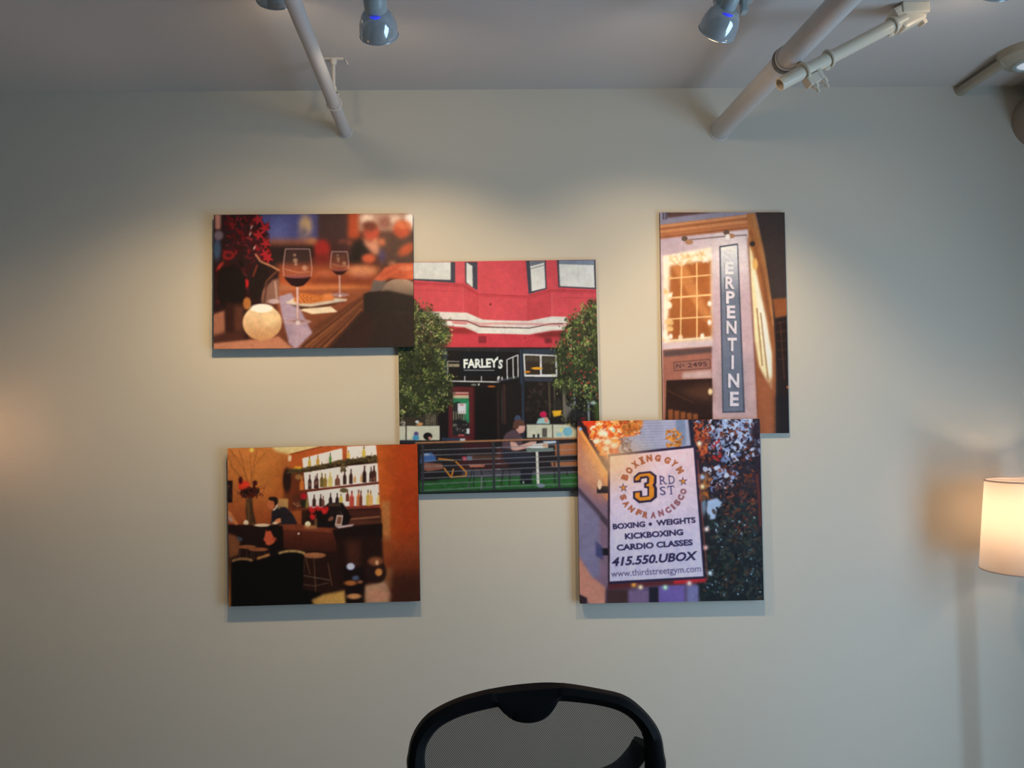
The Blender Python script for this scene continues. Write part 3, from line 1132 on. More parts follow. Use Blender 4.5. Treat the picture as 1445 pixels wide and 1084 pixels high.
    g.poly([(620, 690), (640, 680), (822, 666), (868, 702), (700, 716)], (242, 220, 184), 3)

    # glasses
    def glass(cx, top, bw, bh, wine, stem, foot, al):
        w2 = bw / 2
        L = [(cx - w2 * 0.84, top), (cx - w2 * 0.95, top + bh * 0.32), (cx - w2, top + bh * 0.55), (cx - w2 * 0.93, top + bh * 0.72)]
        Rr = [(2 * cx - x, y) for x, y in L]
        g.poly(L + Rr[::-1], (150, 100, 90), 4, 0.18 * al)
        wy = top + bh * wine
        g.poly([(cx - w2 * 0.95, wy), (cx - w2 * 0.74, top + bh * 0.84), (cx - w2 * 0.4, top + bh * 0.96), (cx, top + bh), (cx + w2 * 0.4, top + bh * 0.96), (cx + w2 * 0.74, top + bh * 0.84), (cx + w2 * 0.95, wy)], (34, 10, 16), 3, al)
        g.ell(cx, wy, w2 * 0.94, bh * 0.05, (150, 84, 80), 3, 0.8 * al)
        for Q in (L, Rr):
            g.line(Q, 5, (226, 178, 166), 2, 0.85 * al)
        g.line([L[0], Rr[0]], 5, (222, 186, 190), 2, 0.8 * al)
        g.line([(cx - w2 * 0.9, top + bh * 0.52), (cx, top + bh * 0.62), (cx + w2 * 0.9, top + bh * 0.6)], 5, (226, 170, 150), 3, 0.6 * al)
        for (u, v, r) in ((-0.15, 0.3, 14), (-0.2, 0.16, 9), (0.5, 0.5, 17), (-0.12, 0.4, 9)):
            g.ell(cx + w2 * u, top + bh * v, r * bw / 180, r * bw / 180, (214, 170, 140), 8, 0.6 * al)
        g.line([(cx, top + bh), (cx + 3, stem)], bw * 0.085, (190, 146, 140), 3, 0.95 * al)
        g.line([(cx - 2, top + bh), (cx, stem)], bw * 0.03, (240, 216, 210), 2, 0.8 * al)
        g.ell(cx + 3, foot, bw * 0.45, bw * 0.1, (196, 160, 164), 4, 0.8 * al)
        g.ell(cx + 3, foot - 4, bw * 0.3, bw * 0.05, (150, 110, 110), 5, 0.7 * al)
        g.ell(cx + 3, foot + 6, bw * 0.08, bw * 0.08, (236, 214, 210), 3, 0.9 * al)
    g_ = glass
    g_(880, 305, 122, 155, 0.79, 592, 590, 0.9)
    g_(603, 288, 190, 250, 0.72, 770, 765, 1.0)
    g.finish(2.2, 0.035)
    return g


# ---- print 2: red cafe front
def paint_cafe():
    g = Print(933, 1084, 0.75, (26, 22, 24))
    A = lambda x, y: (15 + .486 * x, 15 + .486 * y)
    B = lambda x, y: (451.5 + .486 * x, 15 + .486 * y)
    C = lambda x, y: (15 + .486 * x, 527 + .486 * y)
    D = lambda x, y: (451.5 + .486 * x, 527 + .486 * y)
    red, redd, redl = (214, 76, 84), (190, 60, 70), (222, 92, 98)
    white, trim = (226, 216, 208), (66, 66, 78)
    g.rect(0, 0, 933, 415, red)
    # siding boards
    for x in range(20, 930, 13):
        g.line([(x, 30), (x + 2, 410)], 1.6, (196, 62, 72), 0.7, 0.28)
    g.poly([A(610, 270), A(740, 350), A(740, 570), A(610, 510)], (204, 70, 78), 1)
    g.poly([B(270, 380), B(485, 320), B(485, 540), B(270, 580)], (202, 68, 76), 1)
    g.poly([A(545, 60), A(630, 60), A(630, 240), A(545, 240)], redl, 1.5, 0.7)
    # windows left bay
    g.poly([A(0, 60), A(540, 60), A(540, 245), A(0, 205)], trim, 1)
    g.poly([A(0, 60), A(500, 60), A(500, 218), A(0, 200)], white, 1)
    g.poly([A(625, 60), A(735, 60), A(735, 310), A(628, 245)], trim, 1)
    g.poly([A(638, 62), A(690, 95), A(694, 285), A(638, 240)], white, 1)
    # right bay
    g.poly([B(262, 50), B(438, 50), B(446, 300), B(285, 345)], trim, 1)
    g.poly([B(300, 55), B(424, 52), B(434, 292), B(312, 320)], white, 1)
    g.poly([B(303, 52), B(424, 50), B(424, 78), B(303, 108)], (110, 110, 122), 1)
    g.line([B(300, 106), B(424, 74)], 5, white, 0.8)
    g.line([B(305, 122), B(426, 90)], 3, (120, 110, 112), 0.8)
    g.poly([B(535, 45), B(880, 45), B(885, 305), B(548, 285)], trim, 1)
    g.poly([B(555, 80), B(862, 90), B(868, 290), B(562, 275)], white, 1)
    g.poly([B(555, 48), B(865, 48), B(865, 90), B(555, 78)], (128, 134, 152), 1.5)
    for i in range(6):
        x0 = 570 + 52 * i
        g.line([B(x0, 85), B(x0 + 2, 280)], 1.2, (190, 180, 174), 0.8, 0.6)
        g.line([A(70 + 70 * i, 62), A(70 + 70 * i, 210)], 1.2, (196, 188, 180), 0.8, 0.6)
    # string courses
    for dy, wd in ((0, 5), (16, 2.5)):
        g.line([A(0, 236 + dy), A(610, 262 + dy), A(745, 345 + dy), B(270, 365 + dy), B(485, 310 + dy), B(890, 322 + dy)], wd, (172, 48, 58), 1.2, 0.85)
    g.line([A(0, 300), A(560, 318), A(560, 330)], 2.5, (178, 54, 64), 1, 0.7)
    g.line([B(545, 375), B(860, 380)], 2.5, (178, 54, 64), 1, 0.7)
    g.line([A(610, 280), A(612, 510)], 3, (228, 104, 108), 1.5, 0.6)
    g.line([B(490, 330), B(490, 540)], 6, (226, 104, 108), 2, 0.6)
    g.line([A(740, 355), A(742, 575)], 2.5, (186, 58, 68), 1, 0.7)
    g.ell(*A(848, 434), 5, 5, (120, 40, 46), 1)
    # cornice
    g.poly([A(150, 490), A(330, 497), A(640, 507), A(780, 568), B(0, 575), B(285, 580), B(490, 540), B(620, 545), B(640, 600), B(500, 602), B(290, 640), B(0, 630), A(740, 620), A(640, 578), A(330, 568), A(200, 560)], (228, 212, 204), 1.2)
    g.poly([A(330, 575), A(640, 585), A(745, 630), B(0, 632), B(290, 640), B(480, 608), B(620, 605), B(600, 660), B(490, 668), B(290, 700), B(0, 692), A(740, 690), A(620, 638), A(350, 610)], (232, 218, 208), 1.2)
    g.line([A(360, 566), A(640, 578), A(760, 632), B(0, 637), B(290, 643), B(400, 622), B(480, 605), B(590, 604)], 3.5, (58, 40, 40), 0.9)
    g.line([A(510, 590), A(660, 590), A(780, 608), B(0, 602), B(200, 606), B(330, 608), B(600, 618)], 7, (206, 100, 100), 3, 0.7)
    g.line([A(520, 598), A(640, 605)], 6, (206, 84, 88), 2, 0.8)
    # under cornice
    g.poly([A(490, 640), A(620, 640), A(740, 692), B(0, 695), B(290, 702), B(490, 668), B(600, 665), B(600, 820), B(0, 822), A(440, 810), A(380, 700)], (204, 62, 72), 1.2)
    g.poly([A(490, 640), A(620, 642), A(735, 688), A(640, 692), A(500, 690)], (140, 44, 46), 5, 0.9)
    g.poly([B(310, 702), B(490, 670), B(600, 668), B(570, 720), B(420, 730)], (116, 40, 40), 6, 0.9)
    g.rect(*A(742, 712), *A(812, 775), (150, 44, 56), 1.2)
    for i in range(4):
        g.line([A(745, 722 + i * 14), A(810, 722 + i * 14)], 1.5, (110, 34, 44), 0.7)
    g.rect(*B(425, 730), *B(490, 775), (120, 40, 44), 3)
    g.ell(*B(252, 728), 3, 3, (120, 40, 46), 0.8)
    # dark shop front
    g.rect(0, 410, 933, 1084, (28, 24, 26), 1.5)
    g.poly([A(440, 812), B(0, 820), B(560, 825), B(560, 862), A(440, 840)], (42, 40, 44), 1.2)
    g.poly([A(570, 850), A(929, 850), A(929, 1060), A(570, 1060)], (22, 24, 30), 1)
    for x in (655, 905):
        g.line([A(x, 815), A(x, 850)], 1.5, (90, 86, 84), 0.8)
    g.text("FARLEY", A(612, 992), A(912, 984), 36, (240, 236, 230), 0.042, f=0.5)
    g.text("S", A(912, 992), B(52, 996), 35, (240, 236, 230), 0.042, f=0.5)
    g.line([A(908, 894), A(906, 924)], 6, (240, 236, 230), 0.6)
    g.line([A(614, 1013), A(880, 1013)], 3, (188, 186, 184), 0.7)
    # left post, small panes
    g.rect(*A(385, 850), *A(402, 980), (200, 196, 198), 1)
    g.rect(*A(415, 830), *A(470, 1084), (50, 56, 72), 1.5)
    g.line([A(474, 935), A(474, 1084), C(474, 60)], 4, (196, 188, 182), 0.8)
    g.line([A(474, 935), A(575, 938)], 4, (150, 140, 130), 0.8)
    g.rect(*A(482, 958), *A(575, 984), (150, 134, 112), 1.5)
    g.line([C(470, 55), C(915, 62)], 5, (214, 206, 200), 0.8)
    for x in (622, 767, 915):
        g.line([C(x, 10), C(x, 62)], 4, (204, 198, 194), 0.8)
    g.line([C(920, 10), C(920, 62)], 6, (214, 206, 200), 0.8)
    g.ell(*C(700, 87), 12, 4, (120, 124, 110), 1.5)
    g.ell(*C(744, 84), 3, 5, (220, 220, 214), 1)
    g.ell(*C(855, 102), 16, 4, (196, 100, 40), 2)
    # right: slanted transom and window row
    g.rect(*B(205, 830), *D(245, 560), (40, 46, 58), 1)
    g.line([B(210, 830), D(232, 420)], 4, (60, 70, 88), 1, 0.8)
    g.rect(*B(235, 825), *B(570, 870), (52, 58, 72), 1.2)
    for q in ([B(92, 920), B(190, 878)], [B(95, 1084), B(190, 1070)], [B(92, 920), B(95, 1084)], [B(145, 900), B(148, 1080)], [B(188, 878), B(190, 1075)]):
        g.line(q, 4.5, (214, 206, 204), 0.8)
    g.poly([D(0, 40), D(190, 12), D(190, 30), D(0, 62)], (60, 60, 66), 1.2)
    for x in (12, 48, 96, 150):
        g.line([D(x, 20 - x * 0.1), D(x + 2, 52 - x * 0.15)], 5, (210, 204, 200), 0.8)
    g.poly([B(235, 868), B(535, 878), B(535, 1070), B(245, 1068)], (226, 218, 216), 1)
    g.poly([B(250, 882), B(380, 886), B(382, 1050), B(256, 1050)], (56, 44, 38), 1)
    g.poly([B(398, 886), B(515, 890), B(520, 1046), B(398, 1048)], (50, 42, 36), 1)
    g.rect(*B(255, 890), *B(378, 935), (86, 74, 62), 4, 0.7)
    g.rect(*B(400, 895), *B(510, 950), (80, 72, 60), 5, 0.7)
    g.ell(*B(355, 995), 24, 5.5, (236, 160, 44), 1.5)
    g.ell(*B(270, 1026), 13, 4.5, (214, 130, 40), 1.5)
    g.poly([D(245, 20), D(520, 22), D(500, 60), D(250, 55)], (58, 60, 70), 2)
    # interior hints
    g.rect(*C(700, 110), *C(905, 560), (22, 19, 20), 3)
    g.rect(*D(0, 80), *D(220, 540), (32, 26, 26), 3)
    g.line([D(68, 85), D(72, 430)], 9, (74, 44, 40), 2, 0.9)
    g.line([D(50, 140), D(50, 420)], 3, (90, 80, 74), 1.2, 0.7)
    g.line([C(910, 140), C(914, 560)], 4, (70, 44, 40), 1.5, 0.8)
    g.rect(*D(255, 60), *D(700, 400), (34, 28, 27), 3)
    g.scatter(60, inpoly([D(260, 70), D(480, 70), D(480, 400), D(260, 400)]), [(52, 40, 34), (26, 22, 22), (66, 52, 44)], (4, 12), (0.3, 1), 3, 0.5)
    for x, w_, c in ((460, 8, (90, 76, 60)), (588, 12, (130, 118, 100)), (680, 8, (140, 150, 150)), (800, 9, (150, 156, 156)), (505, 5, (110, 96, 80)), (606, 5, (80, 72, 60))):
        g.line([D(x, 60), D(x + 8, 410)], w_, c, 1.5, 0.8)
    g.rect(*D(600, 240), *D(680, 360), (120, 112, 104), 6, 0.8)
    g.poly([D(485, 310), D(570, 305), D(560, 350), D(500, 365)], (232, 170, 44), 2)
    g.poly([D(500, 210), D(560, 200), D(575, 290), D(510, 300)], (44, 38, 34), 3)
    g.poly([D(450, 370), D(590, 360), D(600, 415), D(460, 420)], (32, 28, 28), 3)
    # barista, counter
    g.poly([D(345, 425), D(365, 380), D(420, 365), D(460, 390), D(465, 425)], (160, 196, 196), 2)
    g.ell(*D(435, 390), 9, 12, (214, 140, 120), 2)
    g.ell(*D(408, 342), 15, 13, (196, 30, 76), 2)
    g.poly([D(262, 430), D(700, 425), D(700, 545), D(265, 545)], (204, 196, 172), 1.2)
    g.line([D(262, 430), D(700, 425)], 3, (96, 86, 72), 1)
    g.line([D(488, 430), D(490, 545)], 4, (60, 54, 48), 1)
    g.rect(*D(398, 462), *D(440, 540), (92, 84, 76), 1.2)
    g.rect(*D(315, 515), *D(335, 545), (44, 44, 48), 1)
    g.rect(*D(355, 512), *D(373, 545), (44, 44, 48), 1)
    g.ell(*D(620, 490), 20, 19, (122, 172, 188), 1.5)
    g.ell(*D(545, 515), 14, 8, (150, 186, 190), 2)
    g.ell(*D(565, 475), 6, 7, (222, 206, 120), 2)
    # red door
    g.rect(*C(480, 105), *C(705, 640), (92, 34, 38), 1.5)
    g.rect(*C(695, 110), *C(712, 640), (60, 24, 28), 1.2)
    g.rect(*C(515, 150), *C(660, 530), (46, 44, 42), 1)
    for i, c in enumerate(((206, 150, 140), (182, 76, 74), (212, 196, 160), (206, 188, 150))):
        g.rect(*C(518, 152 + i * 14), *C(656, 166 + i * 14), c, 1)
    g.poly([C(518, 206), C(658, 206), C(660, 420), C(640, 420), C(625, 260), C(560, 235), C(520, 250)], (44, 128, 84), 2)
    for i in range(5):
        g.line([C(600 + 9 * i, 400), C(640 + 4 * i, 240)], 2.5, (70, 166, 116), 1, 0.8)
    g.rect(*C(560, 250), *C(632, 342), (222, 214, 216), 1)
    g.rect(*C(580, 258), *C(612, 268), (200, 90, 90), 1)
    for i in range(5):
        g.line([C(524 + 22 * i, 320), C(524 + 22 * i, 400)], 3, (176, 160, 130), 1, 0.8)
    g.poly([C(520, 400), C(580, 385), C(650, 420), C(650, 520), C(525, 525)], (36, 34, 36), 3)
    g.scatter(14, inpoly([C(525, 430), C(640, 430), C(640, 515), C(525, 515)]), [(120, 110, 100), (80, 70, 66)], (3, 8), (0.4, 1), 1.5, 0.8)
    g.rect(*C(637, 470), *C(662, 515), (226, 222, 216), 1)
    g.rect(*C(565, 520), *C(618, 535), (186, 80, 86), 1.2)
    g.rect(*C(575, 558), *C(625, 580), (206, 206, 206), 1.5)
    # left cream counter
    g.poly([C(50, 380), C(380, 330), C(390, 450), C(50, 450)], (62, 52, 44), 4)
    for i in range(6):
        g.line([C(285 + 16 * i, 340), C(285 + 16 * i, 445)], 2.5, (160, 146, 120), 0.9, 0.8)
    for i in range(5):
        g.line([C(280, 355 + 18 * i), C(370, 355 + 18 * i)], 2, (150, 136, 110), 0.9, 0.7)
    g.poly([C(40, 452), C(402, 448), C(402, 572), C(40, 580)], (214, 204, 180), 1.2)
    g.line([C(112, 452), C(112, 575)], 5, (66, 58, 50), 1)
    g.ell(*C(85, 425), 10, 13, (190, 176, 160), 2)
    g.ell(*C(225, 432), 16, 9, (206, 140, 90), 3)
    g.ell(*C(208, 418), 9, 8, (214, 206, 196), 2)
    g.ell(*C(200, 520), 10, 10, (96, 84, 130), 1.5)
    g.ell(*C(197, 555), 14, 12, (80, 150, 186), 2)
    g.ell(*C(300, 540), 19, 16, (30, 24, 26), 1.5)
    g.ell(*C(318, 555), 7, 6, (210, 140, 116), 1.5)
    g.rect(*C(60, 575), *C(200, 605), (44, 44, 54), 2)
    g.rect(*C(420, 552), *C(580, 575), (50, 62, 80), 2)
    # pavement, turf, furniture behind the rail
    g.poly([C(200, 600), C(929, 570), D(720, 560), D(720, 1060), C(200, 1060)], (38, 32, 34), 2)
    g.poly([C(600, 600), C(860, 590), C(860, 640), C(600, 650)], (72, 30, 34), 4, 0.8)
    g.rect(*D(0, 640), *D(100, 800), (86, 42, 42), 5, 0.8)
    g.rect(*C(640, 700), *C(929, 740), (104, 70, 52), 5, 0.8)
    g.rect(*C(560, 740), *C(929, 830), (72, 34, 34), 5, 0.8)
    g.rect(*C(600, 830), *D(720, 900), (88, 84, 92), 5, 0.8)
    g.poly([C(230, 930), C(600, 900), D(0, 895), D(720, 850), D(720, 985), D(0, 1010), C(230, 1042)], (44, 92, 44), 4)
    g.scatter(160, inpoly([C(300, 920), D(0, 900), D(720, 880), D(720, 980), C(230, 1030)]), [(52, 110, 50), (36, 78, 38), (60, 120, 56)], (4, 9), (0.2, 0.4), 1.5, 0.6, (0, 0.2))
    g.poly([C(270, 690), C(330, 680), C(370, 720), C(370, 755), C(235, 780), C(240, 720)], (68, 100, 158), 2.5)
    g.ell(*C(290, 700), 14, 5, (150, 170, 206), 2)
    g.poly([C(265, 770), C(420, 780), C(440, 820), C(300, 850), C(260, 830)], (150, 92, 74), 2.5)
    g.poly([C(235, 850), C(400, 850), C(390, 930), C(240, 930)], (36, 30, 32), 5)
    og = (220, 132, 40)
    for q in ([C(390, 735), C(530, 748)], [C(540, 755), C(635, 850), C(630, 885)], [C(630, 882), C(505, 895)], [C(505, 900), C(440, 815)], [C(505, 895), C(522, 820)]):
        g.line(q, 6, og, 1.2)
    g.poly([C(595, 715), C(635, 715), C(640, 745), C(610, 750)], (214, 80, 96), 2)
    g.poly([C(640, 708), C(685, 712), C(685, 745), C(640, 745)], (110, 118, 140), 2)
    g.poly([C(650, 785), C(800, 782), C(785, 802), C(670, 806)], (196, 110, 86), 1.5)
    for q in ([C(690, 806), C(650, 980)], [C(700, 806), C(700, 975)], [C(755, 806), C(800, 985)], [C(765, 806), C(768, 1000)]):
        g.line(q, 3.5, (40, 36, 40), 0.9)
    g.line([C(768, 880), C(764, 1000)], 3.5, (150, 146, 150), 0.9)
    g.line([C(655, 940), C(650, 985)], 3, (130, 120, 122), 0.9)
    # man at the table
    g.ell(*D(185, 385), 14, 17, (68, 76, 100), 2)
    g.poly([D(55, 560), D(80, 510), D(140, 475), D(190, 480), D(225, 550), D(225, 600), D(180, 650), D(120, 655), D(45, 635)], (92, 68, 76), 2)
    g.poly([D(165, 440), D(250, 440), D(248, 475), D(235, 500), D(200, 510), D(170, 480)], (216, 156, 142), 1.5)
    g.poly([D(140, 465), D(148, 410), D(180, 388), D(235, 395), D(250, 440), D(200, 436), D(185, 470)], (98, 62, 52), 1.5)
    g.poly([D(118, 580), D(165, 585), D(190, 618), D(290, 580), D(345, 575), D(345, 600), D(250, 640), D(140, 668), D(125, 640)], (222, 166, 150), 1.5)
    g.poly([D(45, 640), D(200, 665), D(330, 690), D(320, 760), D(60, 760)], (44, 42, 52), 3)
    g.poly([D(205, 760), D(330, 740), D(300, 910), D(205, 910)], (34, 32, 40), 2.5)
    g.poly([D(200, 905), D(300, 905), D(310, 945), D(205, 945)], (24, 24, 28), 2)
    g.ell(*D(232, 932), 4, 6, (150, 150, 150), 1)
    for q in ([D(60, 800), D(40, 960)], [D(118, 800), D(108, 960)]):
        g.line(q, 4, (40, 34, 36), 1)
    g.poly([D(250, 635), D(330, 600), D(400, 590), D(440, 600), D(450, 630), D(400, 640)], (236, 224, 216), 2)
    g.poly([D(400, 575), D(520, 570), D(520, 590), D(420, 600)], (190, 196, 210), 1.5)
    g.ell(*D(425, 610), 12, 10, (220, 170, 130), 2.5)
    g.poly([D(250, 640), D(500, 630), D(500, 660), D(270, 672)], (112, 124, 116), 1.5)
    g.poly([D(340, 665), D(362, 665), D(372, 945), D(348, 945)], (226, 212, 196), 1)
    g.ell(*D(385, 958), 17, 9, (124, 134, 140), 1.5)
    # bench chair right
    g.poly([D(500, 600), D(710, 580), D(710, 690), D(510, 700)], (150, 88, 56), 2)
    g.poly([D(550, 610), D(705, 595), D(705, 680), D(550, 690)], (176, 104, 66), 2)
    g.poly([D(470, 755), D(710, 745), D(710, 785), D(480, 795)], (168, 102, 68), 2)
    for q in ([D(500, 600), D(505, 930)], [D(610, 790), D(612, 870)], [D(690, 790), D(690, 850)]):
        g.line(q, 6, (44, 34, 34), 1.2)
    # railing
    g.line([C(190, 600), C(929, 572), D(0, 573), D(720, 546)], 8, (178, 120, 84), 1)
    g.line([C(190, 608), C(929, 580), D(0, 581), D(720, 554)], 2.5, (70, 46, 38), 0.8)
    for (yl, yr), c in zip(((662, 632), (708, 680), (756, 728), (806, 772), (858, 820), (908, 870), (962, 918), (1015, 970)), ((140, 136, 142),) * 8):
        g.line([C(240, yl), C(929, yr), D(0, yr + 2), D(720, yr - 40 + (yr - 632) * 0.02)], 3.2, c, 0.9, 0.85)
    for q in ([C(256, 612), C(256, 1025)], [C(868, 585), C(875, 1010)], [D(535, 570), D(545, 985)]):
        g.line(q, 10, (56, 54, 60), 1)
    g.poly([C(200, 1030), D(0, 1000), D(720, 965), D(720, 1100), C(200, 1100)], (34, 34, 38), 3)
    # trees
    leaf = [(98, 112, 52), (74, 90, 44), (122, 132, 66), (58, 70, 40), (140, 140, 78), (44, 54, 34), (156, 146, 96)]
    dark = [(42, 46, 32), (54, 60, 38), (34, 36, 28)]
    TL_ = [(20, 220), (100, 205), (130, 245), (180, 255), (250, 330), (252, 390), (222, 430), (236, 500), (262, 560), (268, 640), (210, 690), (120, 700), (20, 690)]
    g.poly(TL_, (52, 56, 36), 9, 0.9)
    g.scatter(260, inpoly(TL_), dark, (6, 13), (0.4, 0.9), 3, 0.75)
    g.clumps(TL_, 95, 15, 20, leaf, (3, 7), (0.28, 0.5), 1.2)
    g.clumps([(100, 205), (190, 250), (250, 330), (262, 560), (272, 640), (225, 640), (215, 430), (150, 300)], 26, 9, 22, leaf, (3, 6.5), (0.28, 0.5), 1.2)
    g.scatter(120, inpoly(TL_), dark, (3, 9), (0.3, 0.7), 2, 0.7)
    g.scatter(60, inpoly([(60, 240), (180, 270), (200, 380), (70, 420)]), [(176, 156, 122), (168, 160, 104)], (3, 6), (0.3, 0.6), 1, 0.8)
    g.scatter(70, inpoly([(40, 670), (220, 650), (215, 735), (40, 745)]), [(40, 38, 32), (70, 64, 46), (58, 52, 42)], (4, 9), (0.2, 0.5), 1.5, 0.8)
    TR_ = [(905, 200), (850, 215), (835, 250), (770, 290), (730, 350), (705, 430), (720, 520), (690, 560), (730, 600), (800, 620), (905, 630)]
    g.poly(TR_, (54, 58, 38), 9, 0.9)
    pr_ = inpoly(TR_)
    g.scatter(240, pr_, dark, (6, 13), (0.4, 0.9), 3, 0.75)
    g.clumps(TR_, 84, 14, 20, leaf, (3, 7.5), (0.25, 0.5), 1.2, (1.3, 0.6))
    g.clumps([(840, 220), (880, 220), (760, 330), (715, 440), (700, 560), (690, 560), (700, 430), (760, 290)], 18, 8, 20, leaf, (3, 7), (0.25, 0.45), 1.2, (1.3, 0.6))
    g.scatter(110, pr_, dark, (3, 9), (0.3, 0.6), 2, 0.7)
    g.scatter(60, pr_, [(186, 66, 60), (170, 60, 56)], (3, 5.5), (0.5, 0.9), 1, 0.85)
    g.scatter(120, inpoly([(740, 610), (800, 600), (900, 600), (905, 700), (800, 720), (770, 700)]), [(30, 28, 26), (46, 56, 36), (90, 108, 50), (26, 24, 24)], (4, 10), (0.3, 0.7), 1.5, 0.8)
    g.rect(*D(860, 240), *D(910, 390), (84, 104, 40), 8, 0.7)
    g.ell(*D(845, 240), 13, 7, (170, 190, 190), 4, 0.8)
    g.poly([D(630, 330), D(700, 270), D(800, 380), D(760, 420), D(700, 470), D(640, 440)], (30, 28, 30), 5, 0.9)
    g.poly([D(735, 370), D(780, 360), D(775, 395), D(740, 400)], (120, 30, 44), 4, 0.8)
    g.scatter(14, inpoly([D(560, 340), D(700, 340), D(690, 450), D(570, 450)]), [(196, 160, 60), (140, 130, 90)], (2, 5), (0.4, 0.9), 1.2, 0.7)
    g.finish(1.1, 0.028)
    return g


# ---- print 3: bar with backlit bottles
def paint_bar():
    g = Print(1251, 1084, 0.55, (40, 20, 14))
    F = lambda x, y: (375.3 + .5772 * x, 20.9 + .5772 * y)
    G = lambda x, y: (.6155 * x, 20.9 + .6155 * y)
    H = lambda x, y: (.8657 * x, 521 + .8657 * y)
    # back wall
    g.rect(0, 0, 480, 560, lerp((214, 128, 62), (150, 70, 34), 'y', 60, 520), 3)
    g.ell(250, 230, 190, 130, (204, 124, 54), 110, 0.6)
    g.ell(400, 300, 90, 160, (150, 76, 32), 80, 0.7)
    g.poly([(280, 40), (640, 40), (620, 66), (420, 112), (330, 90)], (234, 206, 140), 8)
    g.rect(320, 40, 440, 80, (240, 214, 150), 14, 0.7)
    g.poly([F(60, 150), F(370, 72), F(960, 40), F(960, 200), F(190, 300), F(60, 300)], (186, 88, 40), 2)
    g.line([F(60, 152), F(390, 72)], 5, (120, 44, 24), 2)
    g.rect(*F(40, 165), *F(72, 222), (236, 200, 160), 2)
    g.poly([F(0, 300), F(200, 300), F(230, 720), F(0, 720)], (104, 48, 26), 8)
    g.ell(*F(30, 420), 24, 70, (40, 22, 18), 9)
    g.ell(*F(150, 385), 22, 16, (150, 104, 60), 6)
    g.rect(*F(0, 610), *F(42, 700), (196, 120, 62), 3)
    g.poly([F(90, 560), F(215, 560), F(230, 700), F(90, 700)], (86, 42, 26), 6)
    g.scatter(24, inpoly([F(90, 640), F(180, 640), F(180, 690), F(90, 690)]), [(190, 130, 90), (130, 80, 56)], (3, 6), (0.4, 0.9), 2, 0.7)
    # backlit shelves
    lit = (250, 234, 224)
    g.poly([F(185, 195), F(590, 92), F(605, 215), F(195, 300)], lit, 2)
    g.poly([F(640, 75), F(935, 62), F(950, 180), F(640, 215)], lit, 2)
    g.poly([F(200, 340), F(555, 285), F(960, 245), F(975, 440), F(600, 480), F(215, 520)], lit, 2)
    g.poly([F(235, 540), F(600, 495), F(980, 460), F(990, 670), F(600, 700), F(260, 705)], lit, 2)
    for i in range(16):
        x = 250 + 45 * i
        g.line([F(x, 330 - i * 5), F(x + 6, 500 - i * 4)], 3, (232, 196, 176), 2, 0.45)
        g.line([F(x, 540 - i * 5), F(x + 4, 690 - i * 2)], 3, (226, 190, 176), 2, 0.45)
        g.line([F(x - 40, 190 - i * 7), F(x - 38, 290 - i * 7)], 2.5, (236, 204, 180), 2, 0.5)
    g.line([F(190, 270), F(600, 190)], 2.5, (232, 190, 160), 2, 0.6)
    g.rect(*F(594, 70), *F(638, 230), (176, 84, 44), 2)
    # shelf boards
    g.line([F(60, 545), F(215, 525), F(600, 488), F(975, 448)], 11, (112, 44, 30), 2)
    g.line([F(600, 705), F(990, 690)], 18, (132, 52, 40), 3)
    g.line([F(60, 720), F(260, 705)], 14, (110, 50, 32), 3)

    def bottle(x, base, h, w_, col, sh=0.55, a=1.0):
        t = base - h
        g.poly([F(x - w_, base), F(x - w_, base - h * sh), F(x - w_ * 0.35, base - h * 0.74), F(x - w_ * 0.32, t), F(x + w_ * 0.32, t), F(x + w_ * 0.35, base - h * 0.74), F(x + w_, base - h * sh), F(x + w_, base)], col, 1.5, a)
    for x, bs, h, w_, c in ((258, 285, 110, 15, (206, 170, 70)), (343, 268, 105, 17, (196, 150, 66)), (470, 255, 118, 13, (86, 134, 60)), (655, 205, 90, 17, (232, 190, 96)), (812, 185, 110, 17, (228, 196, 80))):
        bottle(x, bs, h, w_, c)
        g.line([F(x, bs - h), F(x, bs - h * 0.75)], 4, (70, 56, 40), 1.2)
    mid = [(262, 510, 150, 18, (58, 38, 34)), (182, 520, 140, 22, (206, 112, 48)), (318, 502, 130, 13, (64, 40, 36)), (336, 505, 155, 17, (58, 36, 32)), (385, 492, 150, 20, (104, 84, 42)), (420, 492, 140, 18, (140, 110, 50)), (470, 488, 150, 24, (206, 186, 110)), (545, 475, 110, 26, (120, 74, 60)),
           (618, 465, 150, 18, (58, 36, 34)), (682, 460, 155, 18, (56, 34, 32)), (722, 445, 80, 14, (204, 160, 110)), (790, 440, 80, 14, (206, 160, 100)), (820, 448, 175, 20, (48, 30, 28)), (888, 440, 155, 18, (54, 34, 32)), (918, 438, 165, 24, (72, 40, 32))]
    for q in mid:
        bottle(*q)
    for x, y in ((336, 440), (920, 405), (318, 450), (888, 420), (262, 460)):
        g.rect(*F(x - 8, y - 16), *F(x + 8, y + 22), (176, 130, 100), 2, 0.6)
    low = [(230, 700, 130, 18, (150, 130, 60)), (308, 690, 125, 18, (60, 38, 34)), (375, 690, 130, 16, (56, 36, 34)), (400, 690, 110, 14, (110, 70, 56)), (475, 690, 140, 18, (44, 30, 32)), (543, 690, 140, 18, (44, 30, 32)), (582, 650, 90, 18, (206, 180, 84)), (648, 640, 120, 18, (110, 60, 44)),
           (692, 690, 160, 24, (192, 74, 60)), (762, 688, 170, 22, (210, 120, 70)), (785, 688, 160, 16, (120, 60, 44)), (858, 685, 165, 18, (206, 176, 70)), (885, 680, 150, 24, (226, 170, 96)), (965, 670, 120, 22, (240, 206, 130))]
    for q in low:
        bottle(*q)
        g.line([F(q[0], q[1] - q[2]), F(q[0], q[1] - q[2] * 0.8)], 4, (50, 36, 34), 1.2)
